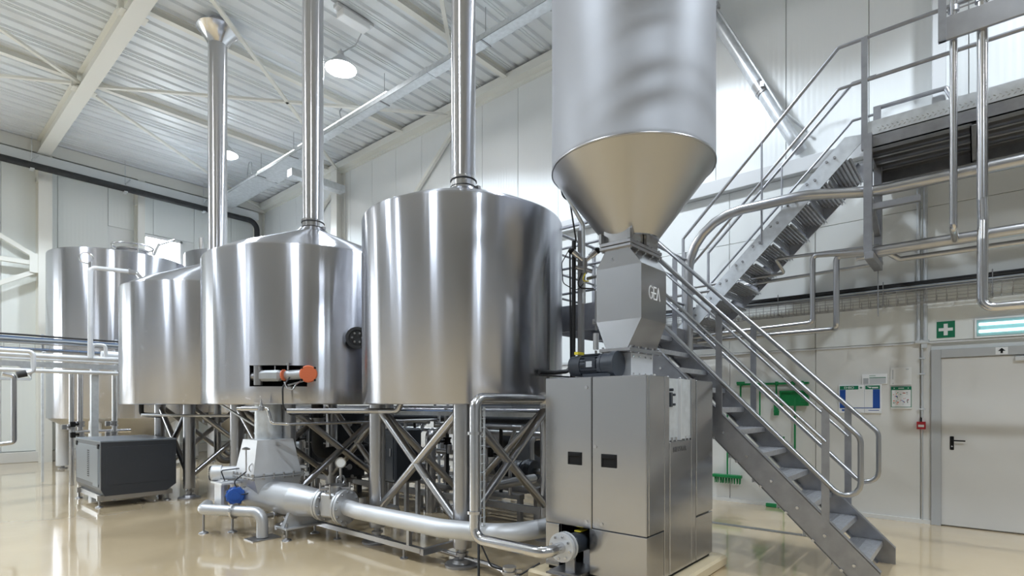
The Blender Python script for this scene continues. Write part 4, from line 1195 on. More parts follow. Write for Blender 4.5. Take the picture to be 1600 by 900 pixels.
# galvanised trunking along the right side, with hanger rods
tk = thing('ceiling_trunking', 'long galvanised cable trunking hung under the roof along the right wall', 'trunking', (6.88, 9, 7.78))
y0 = 2.0
secs = [(2.0, 4.95), (4.97, 7.93), (7.95, 10.93), (10.95, 12.9)]
for a, c in secs:
    b = MB(); b.box((6.76, a, 7.80), (6.98, c, 7.805)); b.box((6.76, a, 7.80), (6.764, c, 7.90)); b.box((6.976, a, 7.80), (6.98, c, 7.90))
    s = obj('trunking_section', b, 'galvanised', tk)
    b = MB(); b.box((6.75, c - .01, 7.793), (6.99, c + .03, 7.80)); b.box((6.752, c - .01, 7.79), (6.758, c + .03, 7.91)); obj('joint_strap', b, 'galvanised', s)
for a, c in ((12.95, 15.1), (15.15, 18.2)):
    b = MB(); b.box((6.76, a, 7.80), (7.40, c, 7.806)); b.box((6.76, a, 7.80), (6.764, c, 7.87)); b.box((7.396, a, 7.80), (7.40, c, 7.87))
    obj('wide_section', b, 'galvanised', tk)
b = MB(); b.box((6.762, 9.2, 7.905), (6.80, 12.8, 7.93)); b.box((6.762, 13.0, 7.875), (6.80, 15.0, 7.90)); obj('led_batten', b, 'led_strip', tk)
for y in (3.5, 6.5, 9.4, 12.0, 13.2, 15.0, 17.5):
    b = MB(); b.cyl((6.87, y, 7.80), (6.87, y, ZC + .02), .006, seg=6); b.box((6.75, y - .015, 7.785), (7.0, y + .015, 7.80)); obj('hanger_rod', b, 'dull_steel', tk)
b = MB(); b.tube([(6.8, 10.9, 7.92), (6.75, 10.9, 8.1), (6.85, 10.95, 8.25), (6.8, 10.9, 8.35)], .014, .06, 6); obj('cable_drop', b, 'motor_grey', tk)
b = MB(); b.tube([(6.7, 15.2, 7.85), (6.7, 15.2, 8.2), (6.75, 15.5, 8.3), (6.75, 15.6, 7.9)], .012, .1, 6); obj('cable_loop', b, 'motor_grey', tk)
# grey duct section crossing at the corner column
b = MB(); b.box((6.9, 13.35, 7.40), (8.45, 13.60, 7.60), .01); o = obj('cross_duct', b, 'galvanised'); tag(o, 'short grey duct reaching the right wall column below the trunking', 'duct')

# black insulated pipe along the far wall
bp = thing('black_insulated_pipe', 'black insulated pipe running high along the far wall and turning down', 'pipe', (2, 18.35, 7.7))
b = MB(); b.tube([(-4, 18.32, 7.62), (8.25, 18.32, 7.62), (8.25, 18.32, 6.2)], .085, .28, 14); obj('lagging', b, 'insulation_black', bp)
for x in (2.55, 4.55, 6.6, .6):
    b = MB(); b.cyl((x, 18.32, 7.6), (x, 18.32, ZC + .02), .008, seg=6); b.box((x - .04, 18.22, 7.50), (x + .04, 18.42, 7.53)); b.bar((x, 18.3, 7.75), (x + .15, 18.45, 7.95), .03, .03); obj('hanger', b, 'galvanised', bp)

# ================================================================== LEFT: PIPE RACK AND ITS PIPES
rack = thing('pipe_rack', 'grey steel pipe rack on a square post in front of the far left tank', 'rack', (2.6, 12.4, 0))
b = MB(); b.box((-1.5, 12.36, 2.17), (4.3, 12.44, 2.26)); obj('beam', b, 'galvanised', rack)
for x in (2.60, 4.2):
    b = MB(); b.box((x - .055, 12.345, .02), (x + .055, 12.455, 2.17)); b.box((x - .1, 12.3, 0), (x + .1, 12.5, .02)); obj('post', b, 'galvanised', rack)
b = MB(); b.prism([(1.55, 2.17), (1.72, 2.17), (1.72, 1.95), (1.66, 2.1)], 12.36, 12.44, 'XZ'); b.box((1.25, 12.30, 1.93), (1.7, 12.5, 1.97)); obj('bracket', b, 'galvanised', rack)
pipe('upper rack pipe running level along the top of the left pipe rack', [(-1.5, 12.30, 2.36), (4.5, 12.30, 2.36)], .045, 0, 'bead_steel')
pipe('lower rack pipe slung under the left pipe rack beam', [(-1.5, 12.30, 2.10), (4.5, 12.30, 2.10)], .035, 0, 'bead_steel')
pipe('rear rack pipe half hidden behind the upper rack pipe', [(-1.5, 12.52, 2.32), (4.5, 12.52, 2.32)], .03, 0, 'bead_steel')
riser = thing('riser_pipe', 'tall steel riser at left with a level arm over the lower brewing tank', 'pipe', (2.5, 12.2, 2.4))
b = MB(); b.tube([(2.5, 12.2, 2.36), (2.5, 12.2, 4.0), (3.08, 12.12, 4.02)], .040, .08, 14); obj('tube', b, 'bead_steel', riser)
b = MB(); b.tube([(3.08, 12.12, 4.02), (3.2, 12.10, 4.0), (3.24, 12.0, 3.90)], .044, .05, 12); b.axial((3.06, 12.123, 4.02), (.58, -.08, .02), [(0, .04), (0, .06), (.03, .06), (.03, .04)], 14); obj('spout', b, 'steel', riser)
b = MB(); b.tube([(2.44 + .10 * cos(a), 12.2, 4.16 + .10 * sin(a)) for a in [2 * pi * k / 16 for k in range(15)]], .012, 0, 6); b.cyl((2.5, 12.2, 4.0), (2.5, 12.2, 4.1), .03, seg=10); obj('ring', b, 'polished_steel', riser)
pipe('small hooped pipe at the left picture edge with a black grip', [(.9, 11.0, 2.33), (1.55, 11.0, 2.33), (1.55, 11.0, 2.02), (1.42, 11.0, 1.99)], .032, .07, 'bead_steel')
b = MB(); b.cyl((1.36, 11.0, 1.965), (1.47, 11.0, 1.995), .05, seg=12); o = obj('valve_grip', b, 'black_rubber'); tag(o, 'round black valve grip on the hooped pipe at left', 'valve')
pipe('slim vertical pipe at the left picture edge ending in a short foot bend', [(1.2, 11.0, 1.98), (1.33, 11.0, 1.95), (1.33, 11.0, .95), (1.15, 11.0, .93)], .032, .05, 'steel')
# manifold of vertical pipes with butterfly valves under the rack
for i, (x, y, r, zlo, txt_) in enumerate(((2.36, 12.9, .04, .0, 'leftmost of the vertical valve pipes under the left rack'), (2.50, 12.95, .045, .0, 'vertical valve pipe second from left under the left rack, thicker'), (3.0, 12.8, .04, .0, 'vertical valve pipe right of the square rack post'))):
    t = thing('valve_pipe', txt_, 'pipe', (x, y, zlo))
    b = MB(); b.cyl((x, y, zlo), (x, y, 2.15), r, seg=12); obj('tube', b, 'polished_steel', t)
    for z in (.95, 1.15) if i else (1.1,):
        b = MB(); b.axial((x, y, z - .05), (0, 0, 1), [(0, r), (0, r + .03), (.03, r + .03), (.03, r + .012), (.07, r + .012), (.07, r + .03), (.10, r + .03), (.10, r)], 14)
        v = obj('valve_body', b, 'steel', t)
        b = MB(); b.cyl((x, y, z), (x - .10, y - .1, z), .018, seg=8); b.box((x - .17, y - .14, z - .05), (x - .09, y - .07, z + .05), .01); obj('valve_handle', b, 'dark' if i == 1 else 'steel', v)
pipe('level cross pipe joining the vertical valve pipes below the rack', [(2.36, 12.92, 1.0), (3.3, 12.92, 1.0)], .035, 0, 'polished_steel')
pipe('bent white-steel pipe just above the dark floor cabinet', [(2.4, 12.3, .62), (3.1, 12.3, .62), (3.1, 12.3, .3)], .05, .09, 'bead_steel')
pipe('blower-like steel cylinder and bent tubes on top of the left rack', [(2.75, 12.6, 2.46), (3.15, 12.6, 2.46)], .075, 0, 'bead_steel', name='pipe_muffler')
pipe('short arched pipe standing on the left rack', [(2.55, 12.3, 2.35), (2.55, 12.3, 2.62), (2.75, 12.3, 2.62), (2.75, 12.3, 2.35)], .03, .06, 'bead_steel')

# ================================================================== DARK FLOOR CABINET
dc = thing('floor_cabinet', 'dark anthracite machine cabinet on a low steel frame with levelling feet', 'cabinet', (2.6, 10.4, 0))
X0, X1, Y0, Y1, Z0, Z1 = 2.11, 3.09, 9.70, 11.22, .235, .985
b = MB(); b.prism([(X0, .27), (X0 + .05, Z0 - .06), (X1 - .13, Z0 - .06), (X1, .27), (X1, Z1 - .02), (X0, Z1 - .02)], Y0 + .012, Y1, 'XZ'); obj('body', b, 'cabinet_dark', dc)
b = MB(); b.prism([(X0, .27), (X0 + .05, Z0 - .06), (X1 - .13, Z0 - .06), (X1, .27), (X1, Z1 - .02), (X0, Z1 - .02)], Y0, Y0 + .012, 'XZ'); ff = obj('front_frame', b, 'cabinet_dark', dc)
b = MB(); b.box((X0 + .07, Y0 - .006, .33), (X1 - .05, Y0 + .002, Z1 - .09), .003); obj('front_panel', b, 'cabinet_dark', dc)
b = MB(); b.box((X0 - .006, Y0 - .006, Z1 - .022), (X1 + .006, Y1 + .006, Z1), .004); obj('lid', b, 'cabinet_lid', dc)
b = MB(); b.box((X0 - .004, Y0 + .06, .34), (X0 + .004, Y1 - .05, Z1 - .08), .002); sp = obj('side_panel', b, 'cabinet_lid', dc)
b = MB(); b.box((X0 - .010, 9.82, .30), (X0 - .003, 10.12, .86), .003); obj('hatch', b, 'cabinet_lid', sp)
b = MB()
for k in range(14): b.box((X0 - .007, 10.35, .42 + k * .03), (X0 - .003, 10.46, .432 + k * .03))
obj('vent_slots', b, 'dark', sp, kind='stuff')
b = MB()
for y in (Y0 + .08, Y1 - .12): b.box((X0 - .016, y, Z1 - .12), (X0 - .001, y + .07, Z1 - .05), .005)
obj('lock', b, 'dark', dc)
b = MB(); b.box((X0 - .02, Y0 + .10, .10), (X1 - .02, Y0 + .16, .175)); b.box((X0 - .02, Y1 - .18, .10), (X1 - .02, Y1 - .12, .175)); b.box((X0 + .02, Y0 + .1, .10), (X0 + .08, Y1 - .12, .175)); b.box((X1 - .12, Y0 + .1, .10), (X1 - .06, Y1 - .12, .175)); obj('base_frame', b, 'steel', dc)
for x, y in ((X0 + .01, Y0 + .13), (X1 - .08, Y0 + .13), (X0 + .01, Y1 - .15), (X1 - .08, Y1 - .15)):
    b = MB(); b.axial((x, y, 0), (0, 0, 1), [(0, .001), (0, .05), (.015, .045), (.03, .014), (.11, .014), (.11, .001)], 14); obj('levelling_foot', b, 'dull_steel', dc)

# ================================================================== SPENT-GRAIN PUMP UNDER THE MIDDLE TANK
sg = thing('grain_pump', 'silver grain pump with pale tapered hopper box under the middle tank', 'pump', (3.05, 6.1, 0))
b = MB(); b.cyl((3.12, 6.62, 1.10), (3.12, 6.62, 1.58), .155, seg=28, caps=False); b.axial((3.12, 6.62, 1.16), (0, 0, 1), [(0, .155), (0, .162), (.02, .162), (.02, .155)], 28); obj('inlet_duct', b, 'galvanised', sg)
def turn(mb, c, ang):
    bmesh.ops.rotate(mb.bm, verts=mb.bm.verts[:], cent=c, matrix=Matrix.Rotation(ang, 3, 'Z')); return mb
HC = (3.10, 6.58)
b = MB(); b.loft([(HC[0], HC[1], .29, .25, .70), (HC[0], HC[1], .22, .19, 1.10)]); obj('hopper_box', b, 'bead_steel', sg)
b = MB(); b.box((HC[0] - .32, HC[1] - .29, .665), (HC[0] + .32, HC[1] + .28, .68)); b.box((HC[0] - .30, HC[1] - .27, .685), (HC[0] + .30, HC[1] + .26, .70)); fl_ = obj('flange', b, 'cast_silver', sg)
b = MB()
for k in range(6):
    b.cyl((HC[0] - .30 + .12 * k, HC[1] - .275, .645), (HC[0] - .30 + .12 * k, HC[1] - .275, .715), .011, seg=6)
    b.cyl((HC[0] - .305, HC[1] - .25 + .1 * k, .645), (HC[0] - .305, HC[1] - .25 + .1 * k, .715), .011, seg=6)
obj('flange_bolts', b, 'steel', fl_, kind='stuff')
b = MB(); b.loft([(HC[0], HC[1] - .02, .20, .22, .36), (HC[0], HC[1], .29, .26, .665)]); obj('lower_box', b, 'cast_silver', sg)
PA, PB = Vector((2.98, 6.62, .44)), Vector((3.24, 5.56, .41))
pd = (PB - PA).normalized()
L_ = (PB - PA).length
b = MB(); b.axial(PA, pd, [(-.12, .001), (-.12, .14), (0, .185), (.25, .185), (L_ * .62, .185), (L_ - .10, .155), (L_, .135)], 28); obj('casing', b, 'cast_silver', sg)
b = MB(); b.axial(PB, pd, [(-.01, .13), (-.01, .185), (.022, .185), (.022, .13)], 28); b.axial(PB, pd, [(.03, .13), (.03, .185), (.062, .185), (.062, .12)], 28); fl2 = obj('outlet_flange', b, 'cast_silver', sg)
b = MB()
d_, u_, v_ = b.frame(pd)
for k in range(10):
    a = 2 * pi * k / 10
    c = PB + (u_ * cos(a) + v_ * sin(a)) * .16
    b.cyl(c - pd * .03, c + pd * .09, .012, seg=6)
obj('flange_bolts', b, 'steel', fl2, kind='stuff')
b = MB(); b.loft([(3.15, 5.92, .20, .03, .14), (3.15, 5.92, .09, .02, .40)]); b.box((2.93, 5.80, .125), (3.40, 6.0, .14)); obj('saddle_support', b, 'cast_silver', sg)
for x, y in ((2.97, 5.86), (3.36, 5.95), (2.75, 6.75)):
    b = MB(); b.axial((x, y, 0), (0, 0, 1), [(0, .001), (0, .055), (.012, .05), (.03, .014), (.19, .014), (.19, .001)], 14); obj('levelling_foot', b, 'dull_steel', sg)
# drive side
b = MB(); b.box((2.66, 6.80, .22), (2.72, 7.05, .62), .006); b.box((2.60, 6.68, .58), (2.86, 7.0, .60)); b.box((2.62, 6.75, .30), (2.655, 6.80, .60)); obj('drive_frame', b, 'bead_steel', sg)
b = MB(); b.axial((2.72, 6.97, .69), (-.75, .5, 0), [(-.16, .001), (-.16, .08), (0, .08), (0, .095), (.10, .095), (.12, .08), (.12, .001)], 20); dm = obj('drive_motor', b, 'bead_steel', sg)
b = MB()
dmv = Vector((-.75, .5, 0)).normalized(); d_, u_, v_ = b.frame(dmv)
for k in range(20):
    a = 2 * pi * k / 20; c = Vector((2.72, 6.97, .69)) + dmv * .122 + (u_ * cos(a) + v_ * sin(a)) * .07
    b.bar(c - dmv * .008, c + dmv * .012, .006, .035, (u_ * cos(a) + v_ * sin(a)))
obj('fan_grille', b, 'motor_dark', dm, kind='stuff')
b = MB(); b.axial((2.73, 6.62, .455), (-.39, -.92, 0), [(-.05, .001), (-.05, .085), (-.02, .1), (.04, .1), (.06, .085), (.06, .05), (.075, .05), (.075, .001)], 22)
gb = obj('gear_ring', b, 'motor_blue', sg, label='bright blue gear casing')
b = MB()
for k in range(12):
    a = 2 * pi * k / 12
    dv = Vector((-.39, -.92, 0)).normalized(); d_, u_, v_ = b.frame(dv)
    c = Vector((2.73, 6.62, .455)) + (u_ * cos(a) + v_ * sin(a)) * .1
    b.bar(c - dv * .035, c + dv * .045, .02, .012, (u_ * cos(a) + v_ * sin(a)))
obj('gear_lugs', b, 'motor_blue', gb, kind='stuff')
b = MB(); b.cyl((2.75, 6.66, .455), (3.0, 6.62, .44), .08, seg=20); obj('shaft_housing', b, 'cast_silver', sg)
b = MB(); b.cyl((2.78, 6.45, .74), (2.78, 6.45, 1.0), .008, seg=6); b.axial((2.78, 6.45, .995), (0, 0, 1), [(0, .001), (0, .045), (.015, .045), (.03, .012), (.03, .001)], 14); b.tube([(2.86 + .06 * cos(a), 6.42, .78 + .06 * sin(a)) for a in [2 * pi * k / 16 for k in range(17)]], .006, 0, 6); obj('grease_line', b, 'steel', sg)
b = MB(); b.tube([(2.78, 6.45, .74), (2.70, 6.6, .62), (2.76, 6.55, .46), (2.9, 6.45, .5), (2.86, 6.42, .7)], .008, .05, 6); b.tube([(2.68, 6.8, .62), (2.6, 6.7, .75), (2.72, 6.5, .78)], .008, .05, 6); obj('hose', b, 'motor_dark', sg)

pipe('fat silver elbow pipe standing on a floor plate in front of the grain pump', [(2.60, 7.10, .305), (2.46, 6.86, .30), (2.83, 6.15, .30), (2.83, 6.15, .02)], .062, .11, 'cast_silver', 18,
     clamps=(((2.66, 6.475, .30), (.46, -.88, 0)),))
b = MB(); b.box((2.68, 6.05, 0), (3.0, 6.28, .012)); o = obj('floor_plate', b, 'dull_steel'); tag(o, 'thin grey plate bolted to the floor under the silver elbow pipe', 'plate')
b = MB(); b.axial((2.50, 6.94, 0), (0, 0, 1), [(0, .001), (0, .055), (.012, .05), (.03, .012), (.25, .012), (.25, .001)], 14); o = obj('pipe_support_foot', b, 'dull_steel'); tag(o, 'slender levelling foot under the left end of the silver elbow pipe', 'support')
pipe('short side pipe with clamps between silver elbow and pump', [(2.86, 6.16, .25), (3.15, 6.2, .24)], .03, 0, 'steel', clamps=(((2.97, 6.175, .247), (1, .14, 0)),))

# shut-off valve block and main transfer pipe
VA = PB + pd * .065
vb = thing('gate_valve', 'bolted square gate valve with flanges and pressure gauge on the transfer pipe', 'valve', (VA.x, VA.y, .2))
b = MB(); b.axial(VA, pd, [(0, .10), (0, .125), (.22, .125), (.22, .10)], 24)
b.obox(VA + pd * .11 + Vector((0, 0, .02)), (.20, .26, .26), Matrix.Rotation(atan2(pd.y, pd.x), 3, 'Z'), .02); obj('body', b, 'cast_silver', vb)
b = MB(); b.axial(VA + pd * .22, pd, [(0, .09), (0, .19), (.028, .19), (.028, .09)], 28); b.axial(VA + pd * .25, pd, [(.006, .09), (.006, .19), (.034, .19), (.034, .085)], 28); f3 = obj('flange', b, 'cast_silver', vb)
b = MB()
d_, u_, v_ = b.frame(pd)
for k in range(12):
    a = 2 * pi * k / 12; c = VA + pd * .25 + (u_ * cos(a) + v_ * sin(a)) * .165
    b.cyl(c - pd * .05, c + pd * .055, .012, seg=6)
obj('flange_bolts', b, 'steel', f3, kind='stuff')
b = MB(); b.axial(VA + pd * .11 + Vector((0, 0, .14)), (0, 0, 1), [(0, .001), (0, .12), (.02, .12), (.02, .09), (.07, .085), (.07, .11), (.09, .11), (.09, .001)], 22); obj('bonnet', b, 'steel', vb)
b = MB()
for dx, dy in ((-.12, -.1), (.12, -.1), (-.12, .1), (.12, .1)):
    c = VA + pd * .11; b.cyl((c.x + dx, c.y + dy, .50), (c.x + dx, c.y + dy, .66), .010, seg=6)
b.bar((VA.x - .14, VA.y - .1, .60), (VA.x + .14, VA.y - .2, .60), .03, .02); obj('yoke', b, 'steel', vb)
gx, gy = 3.42, 5.50
b = MB(); b.tube([(gx - .06, gy + .02, .50), (gx, gy, .56), (gx, gy, .80)], .016, .03, 8); b.tube([(gx + .05 * cos(a), gy, .66 + .05 * sin(a)) for a in [2 * pi * k / 14 for k in range(15)]], .012, 0, 6); obj('gauge_pipe', b, 'steel', vb)
gd = Vector((-gx, -gy, 0)).normalized()
b = MB(); b.axial((gx, gy, .86), gd, [(-.03, .001), (-.03, .06), (.02, .06), (.02, .05)], 22); gg = obj('gauge', b, 'polished_steel', vb)
b = MB(); b.axial((gx, gy, .86), gd, [(.016, .052), (.016, .001)], 22); obj('gauge_dial', b, 'gauge_face', gg)
VE = VA + pd * .28
pipe('large silver transfer pipe running from the pump past the tank legs and curving away', [VE, (3.31, 5.0, .39), (3.36, 3.75, .385), (3.55, 3.15, .385), (4.0, 3.03, .385), (5.4, 3.03, .385)], .085, .5, 'bead_steel', 20, name='transfer_pipe')
# supporting floor rail
fr = thing('floor_rail', 'low square steel rail on the floor below the transfer pipe', 'rail', (3.38, 4.7, 0))
b = MB(); b.box((3.35, 4.02, .10), (3.40, 6.1, .15)); b.box((3.35, 3.98, .09), (3.95, 4.03, .15)); obj('rail', b, 'steel', fr)
for p in ((3.375, 4.3), (3.375, 5.5), (3.85, 4.0)):
    b = MB(); b.axial((p[0], p[1], 0), (0, 0, 1), [(0, .001), (0, .04), (.012, .04), (.012, .012), (.10, .012), (.10, .001)], 12); obj('rail_foot', b, 'dull_steel', fr)
b = MB(); b.box((3.355, 4.20, .15), (3.395, 4.24, .31)); obj('pipe_rest', b, 'steel', fr)

# stainless loop pipe to the mill pump
pipe('stainless loop pipe rising beside the nearest tank leg and feeding the mill pump', [(4.4, 3.2, 0.0), (4.4, 3.2, 1.575), (3.25, 3.2, 1.575), (3.25, 3.2, .40), (3.33, 2.535, .375), (3.555, 2.535, .375)], .045, .10, 'polished_steel', 18, name='loop_pipe',
     clamps=(((3.25, 3.2, 1.28), (0, 0, 1)), ((3.25, 3.2, .62), (0, 0, 1)), ((4.2, 3.2, 1.575), (1, 0, 0))))
# narrow wire ladder tray standing behind the loop pipe
wl2 = thing('ladder_tray', 'narrow upright wire tray next to the vertical loop pipe', 'cable tray', (3.40, 3.25, .45))
b = MB()
for dx in (0, .035, .07, .085):
    b.cyl((3.37 + dx, 3.28, .45), (3.37 + dx, 3.28, 1.50), .004, seg=5)
obj('long_wires', b, 'galvanised', wl2, kind='stuff')
b = MB()
for k in range(14):
    b.cyl((3.365, 3.28, .46 + k * .078), (3.462, 3.28, .46 + k * .078), .004, seg=5)
obj('cross_wires', b, 'galvanised', wl2, kind='stuff')
b = MB(); b.cyl((3.40, 3.30, .0), (3.40, 3.30, 1.5), .012, seg=6); obj('cable', b, 'motor_dark', wl2)
# drain stub and thin floor pipe at the picture's bottom edge
ds = thing('drain_stub', 'upright clamp-ended drain stub at the bottom of the picture', 'pipe', (3.30, 2.86, 0))
b = MB(); b.cyl((3.30, 2.86, 0), (3.30, 2.86, .19), .032, seg=16); obj('tube', b, 'polished_steel', ds)
b = MB(); b.axial((3.30, 2.86, .16), (0, 0, 1), [(0, .032), (0, .06), (.025, .06), (.025, .045), (.04, .045), (.04, .055), (.06, .055), (.06, .001)], 18); b.bar((3.30, 2.86, .18), (3.38, 2.80, .18), .02, .02); obj('clamp', b, 'steel', ds)
pipe('thin steel pipe lying low on the floor behind the drain stub', [(3.62, 4.1, .08), (3.60, 3.35, .07), (3.50, 2.90, .06), (3.62, 2.70, .06), (3.62, 2.6, .03)], .024, .06, 'polished_steel', clamps=(((3.55, 3.13, .065), (.1, .45, 0)),))
pipe('black hose looping near the floor beneath the loop pipe', [(3.40, 3.3, .35), (3.45, 3.2, .12), (3.6, 3.0, .05), (3.75, 2.9, .14)], .008, .06, 'black_rubber', 8, name='hose')

# ================================================================== ACTUATOR AT THE CUT-OUT
ac = thing('rotary_actuator', 'grey actuator with round orange cap sticking out of the tank cut-out', 'actuator', (3.05, 6.3, 1.85))
cap = Vector((3.26, 5.92, 1.875)); inn = Vector((3.02, 6.42, 1.86))
ax = (cap - inn).normalized()
face = Vector((-cap.x, -cap.y, 0)).normalized()
b = MB(); b.axial(cap, face, [(-.06, .001), (-.06, .09), (-.03, .10), (.02, .10), (.03, .09), (.03, .001)], 26); oc = obj('end_cap', b, 'orange', ac, label='bright orange round cap')
b = MB()
for k in range(4):
    a = pi / 4 + k * pi / 2; d_, u_, v_ = b.frame(face)
    c = cap + (u_ * cos(a) + v_ * sin(a)) * .10
    b.cyl(c - face * .03, c + face * .03, .014, seg=6)
obj('cap_screws', b, 'dark', oc, kind='stuff')
b = MB(); b.obox(cap + face * .031 + Vector((-.035, .03, .025)), (.002, .035, .03), Matrix.Rotation(atan2(face.y, face.x), 3, 'Z')); obj('sticker', b, 'yellow', oc)
b = MB(); b.cyl(cap - face * .05, cap - face * .05 - ax * .37 , .056, seg=18); obj('neck', b, 'motor_grey', ac)
b = MB(); b.cyl(inn + ax * .218, inn + ax * .230, .066, seg=20); obj('clamp_ring', b, 'orange', ac, label='thin orange joint ring')
b = MB(); b.obox(inn + ax * .02, (.34, .11, .13), Matrix.Rotation(atan2(ax.y, ax.x), 3, 'Z'), .03); obj('motor_body', b, 'motor_grey', ac)
b = MB(); b.cyl(inn - ax * .14, inn - ax * .24, .05, seg=14); b.cyl((2.95, 6.52, 1.75), (2.95, 6.52, 1.98), .05, seg=14); obj('shaft', b, 'dull_steel', ac)
b = MB(); b.axial(inn + ax * .28 + Vector((0, 0, .06)), (0, 0, 1), [(0, .012), (.06, .012), (.06, .025), (.08, .025), (.08, .001)], 12); b.axial(inn + ax * .1 + Vector((0, 0, .06)), (0, 0, 1), [(0, .008), (.05, .008), (.05, .012), (.06, .001)], 8); obj('breather', b, 'polished_steel', ac)
b = MB(); b.tube([tuple(inn + ax * .30 + Vector((0, 0, -.03))), (3.02, 6.06, 1.72), (3.02, 6.05, 1.50), (3.10, 6.05, 1.40), (3.4, 6.0, 1.42), (3.8, 5.95, 1.42)], .010, .08, 8); obj('cable', b, 'black_rubber', ac)
b = MB(); b.tube([tuple(cap - face * .05 - ax * .08 + Vector((0, 0, -.06))), (3.13, 5.98, 1.74), (3.10, 5.98, 1.68), (3.05, 6.02, 1.70), (3.04, 6.06, 1.78)], .008, .03, 8); b.bar(cap - face * .05 - ax * .02 + Vector((0, 0, -.07)), inn + ax * .28 + Vector((0, 0, -.12)), .03, .015); obj('lower_link', b, 'steel', ac)
pipe('thin rinse pipe with a spring-topped valve below the middle tank, bending right', [(2.72, 6.55, 1.47), (2.95, 6.28, 1.48), (2.98, 6.24, 1.30), (3.10, 6.10, 1.29), (5.3, 5.95, 1.30)], .018, .05, 'polished_steel')
b = MB(); b.axial((2.90, 6.33, 1.47), (0, 0, 1), [(-.02, .04), (.02, .04), (.03, .02), (.09, .008), (.12, .002)], 12); b.cyl((2.75, 6.52, 1.47), (2.92, 6.32, 1.47), .026, seg=10); o = obj('rinse_valve', b, 'polished_steel'); tag(o, 'small pointed steel valve above the pale pump hopper', 'valve')
pipe('tan-lit pipe under the nearest tank, level with an upturned end', [(2.95, 5.8, 1.45), (3.55, 4.95, 1.45), (3.60, 4.7, 1.45), (3.62, 4.66, 1.54)], .030, .05, 'steel')
pipe('thin level pipe crossing under the leftmost brewing tank', [(2.6, 9.65, 1.36), (3.3, 9.58, 1.34), (4.6, 8.7, 1.33)], .022, .03, 'bead_steel')
pipe('short black bent hose under the leftmost brewing tank', [(2.75, 10.2, 1.54), (2.75, 10.2, 1.36), (2.95, 10.0, 1.34)], .035, .06, 'black_rubber', name='hose')
# dangling stay rod at the middle tank
b = MB(); b.bar((2.95, 7.6, 1.52), (3.15, 6.85, 1.20), .03, .02); o = obj('stay_bar', b, 'galvanised'); tag(o, 'flat bright stay bar beside the pump inlet duct', 'bar')

# ================================================================== PIPEWORK BEHIND AND BELOW THE TANKS
pipe('thickest of the level pipes behind the tank legs, at tank-bottom height', [(5.9, 3.4, 1.42), (5.9, 14, 1.42)], .055, 0)
pipe('dark insulated level pipe behind the tank legs', [(6.15, 3.4, 1.30), (6.15, 14, 1.30)], .07, 0, 'insulation_black')
pipe('slim level pipe behind the tank legs, topmost of the bundle', [(5.7, 4.2, 1.56), (5.7, 13, 1.56)], .028, 0)
pipe('level pipe lowest in the bundle behind the tank legs', [(5.75, 4.0, 1.12), (5.75, 9.0, 1.12), (6.4, 9.2, 1.12)], .035, .06)
pipe('brown-lit pipe crossing at mid height behind the nearest tank', [(5.5, 5.6, .82), (5.5, 10.2, .82), (5.5, 10.2, .2)], .04, .08)
b = MB()
for k in range(46): b.cyl((5.58, 3.6 + k * .2, 1.48), (6.3, 3.6 + k * .2, 1.48), .008, seg=5)
for x in (5.6, 6.28): b.box((x - .012, 3.5, 1.46), (x + .012, 13, 1.50))
o = obj('pipe_hanger_rack', b, 'dull_steel'); tag(o, 'ladder-like hanger rack carrying the level pipes behind the tank legs', 'rack')
skw = ['low dark skid frame with pump behind the nearest tank legs', 'low dark skid frame with pump behind the middle tank legs', 'low dark skid frame with pump far back behind the lower brewing tank']
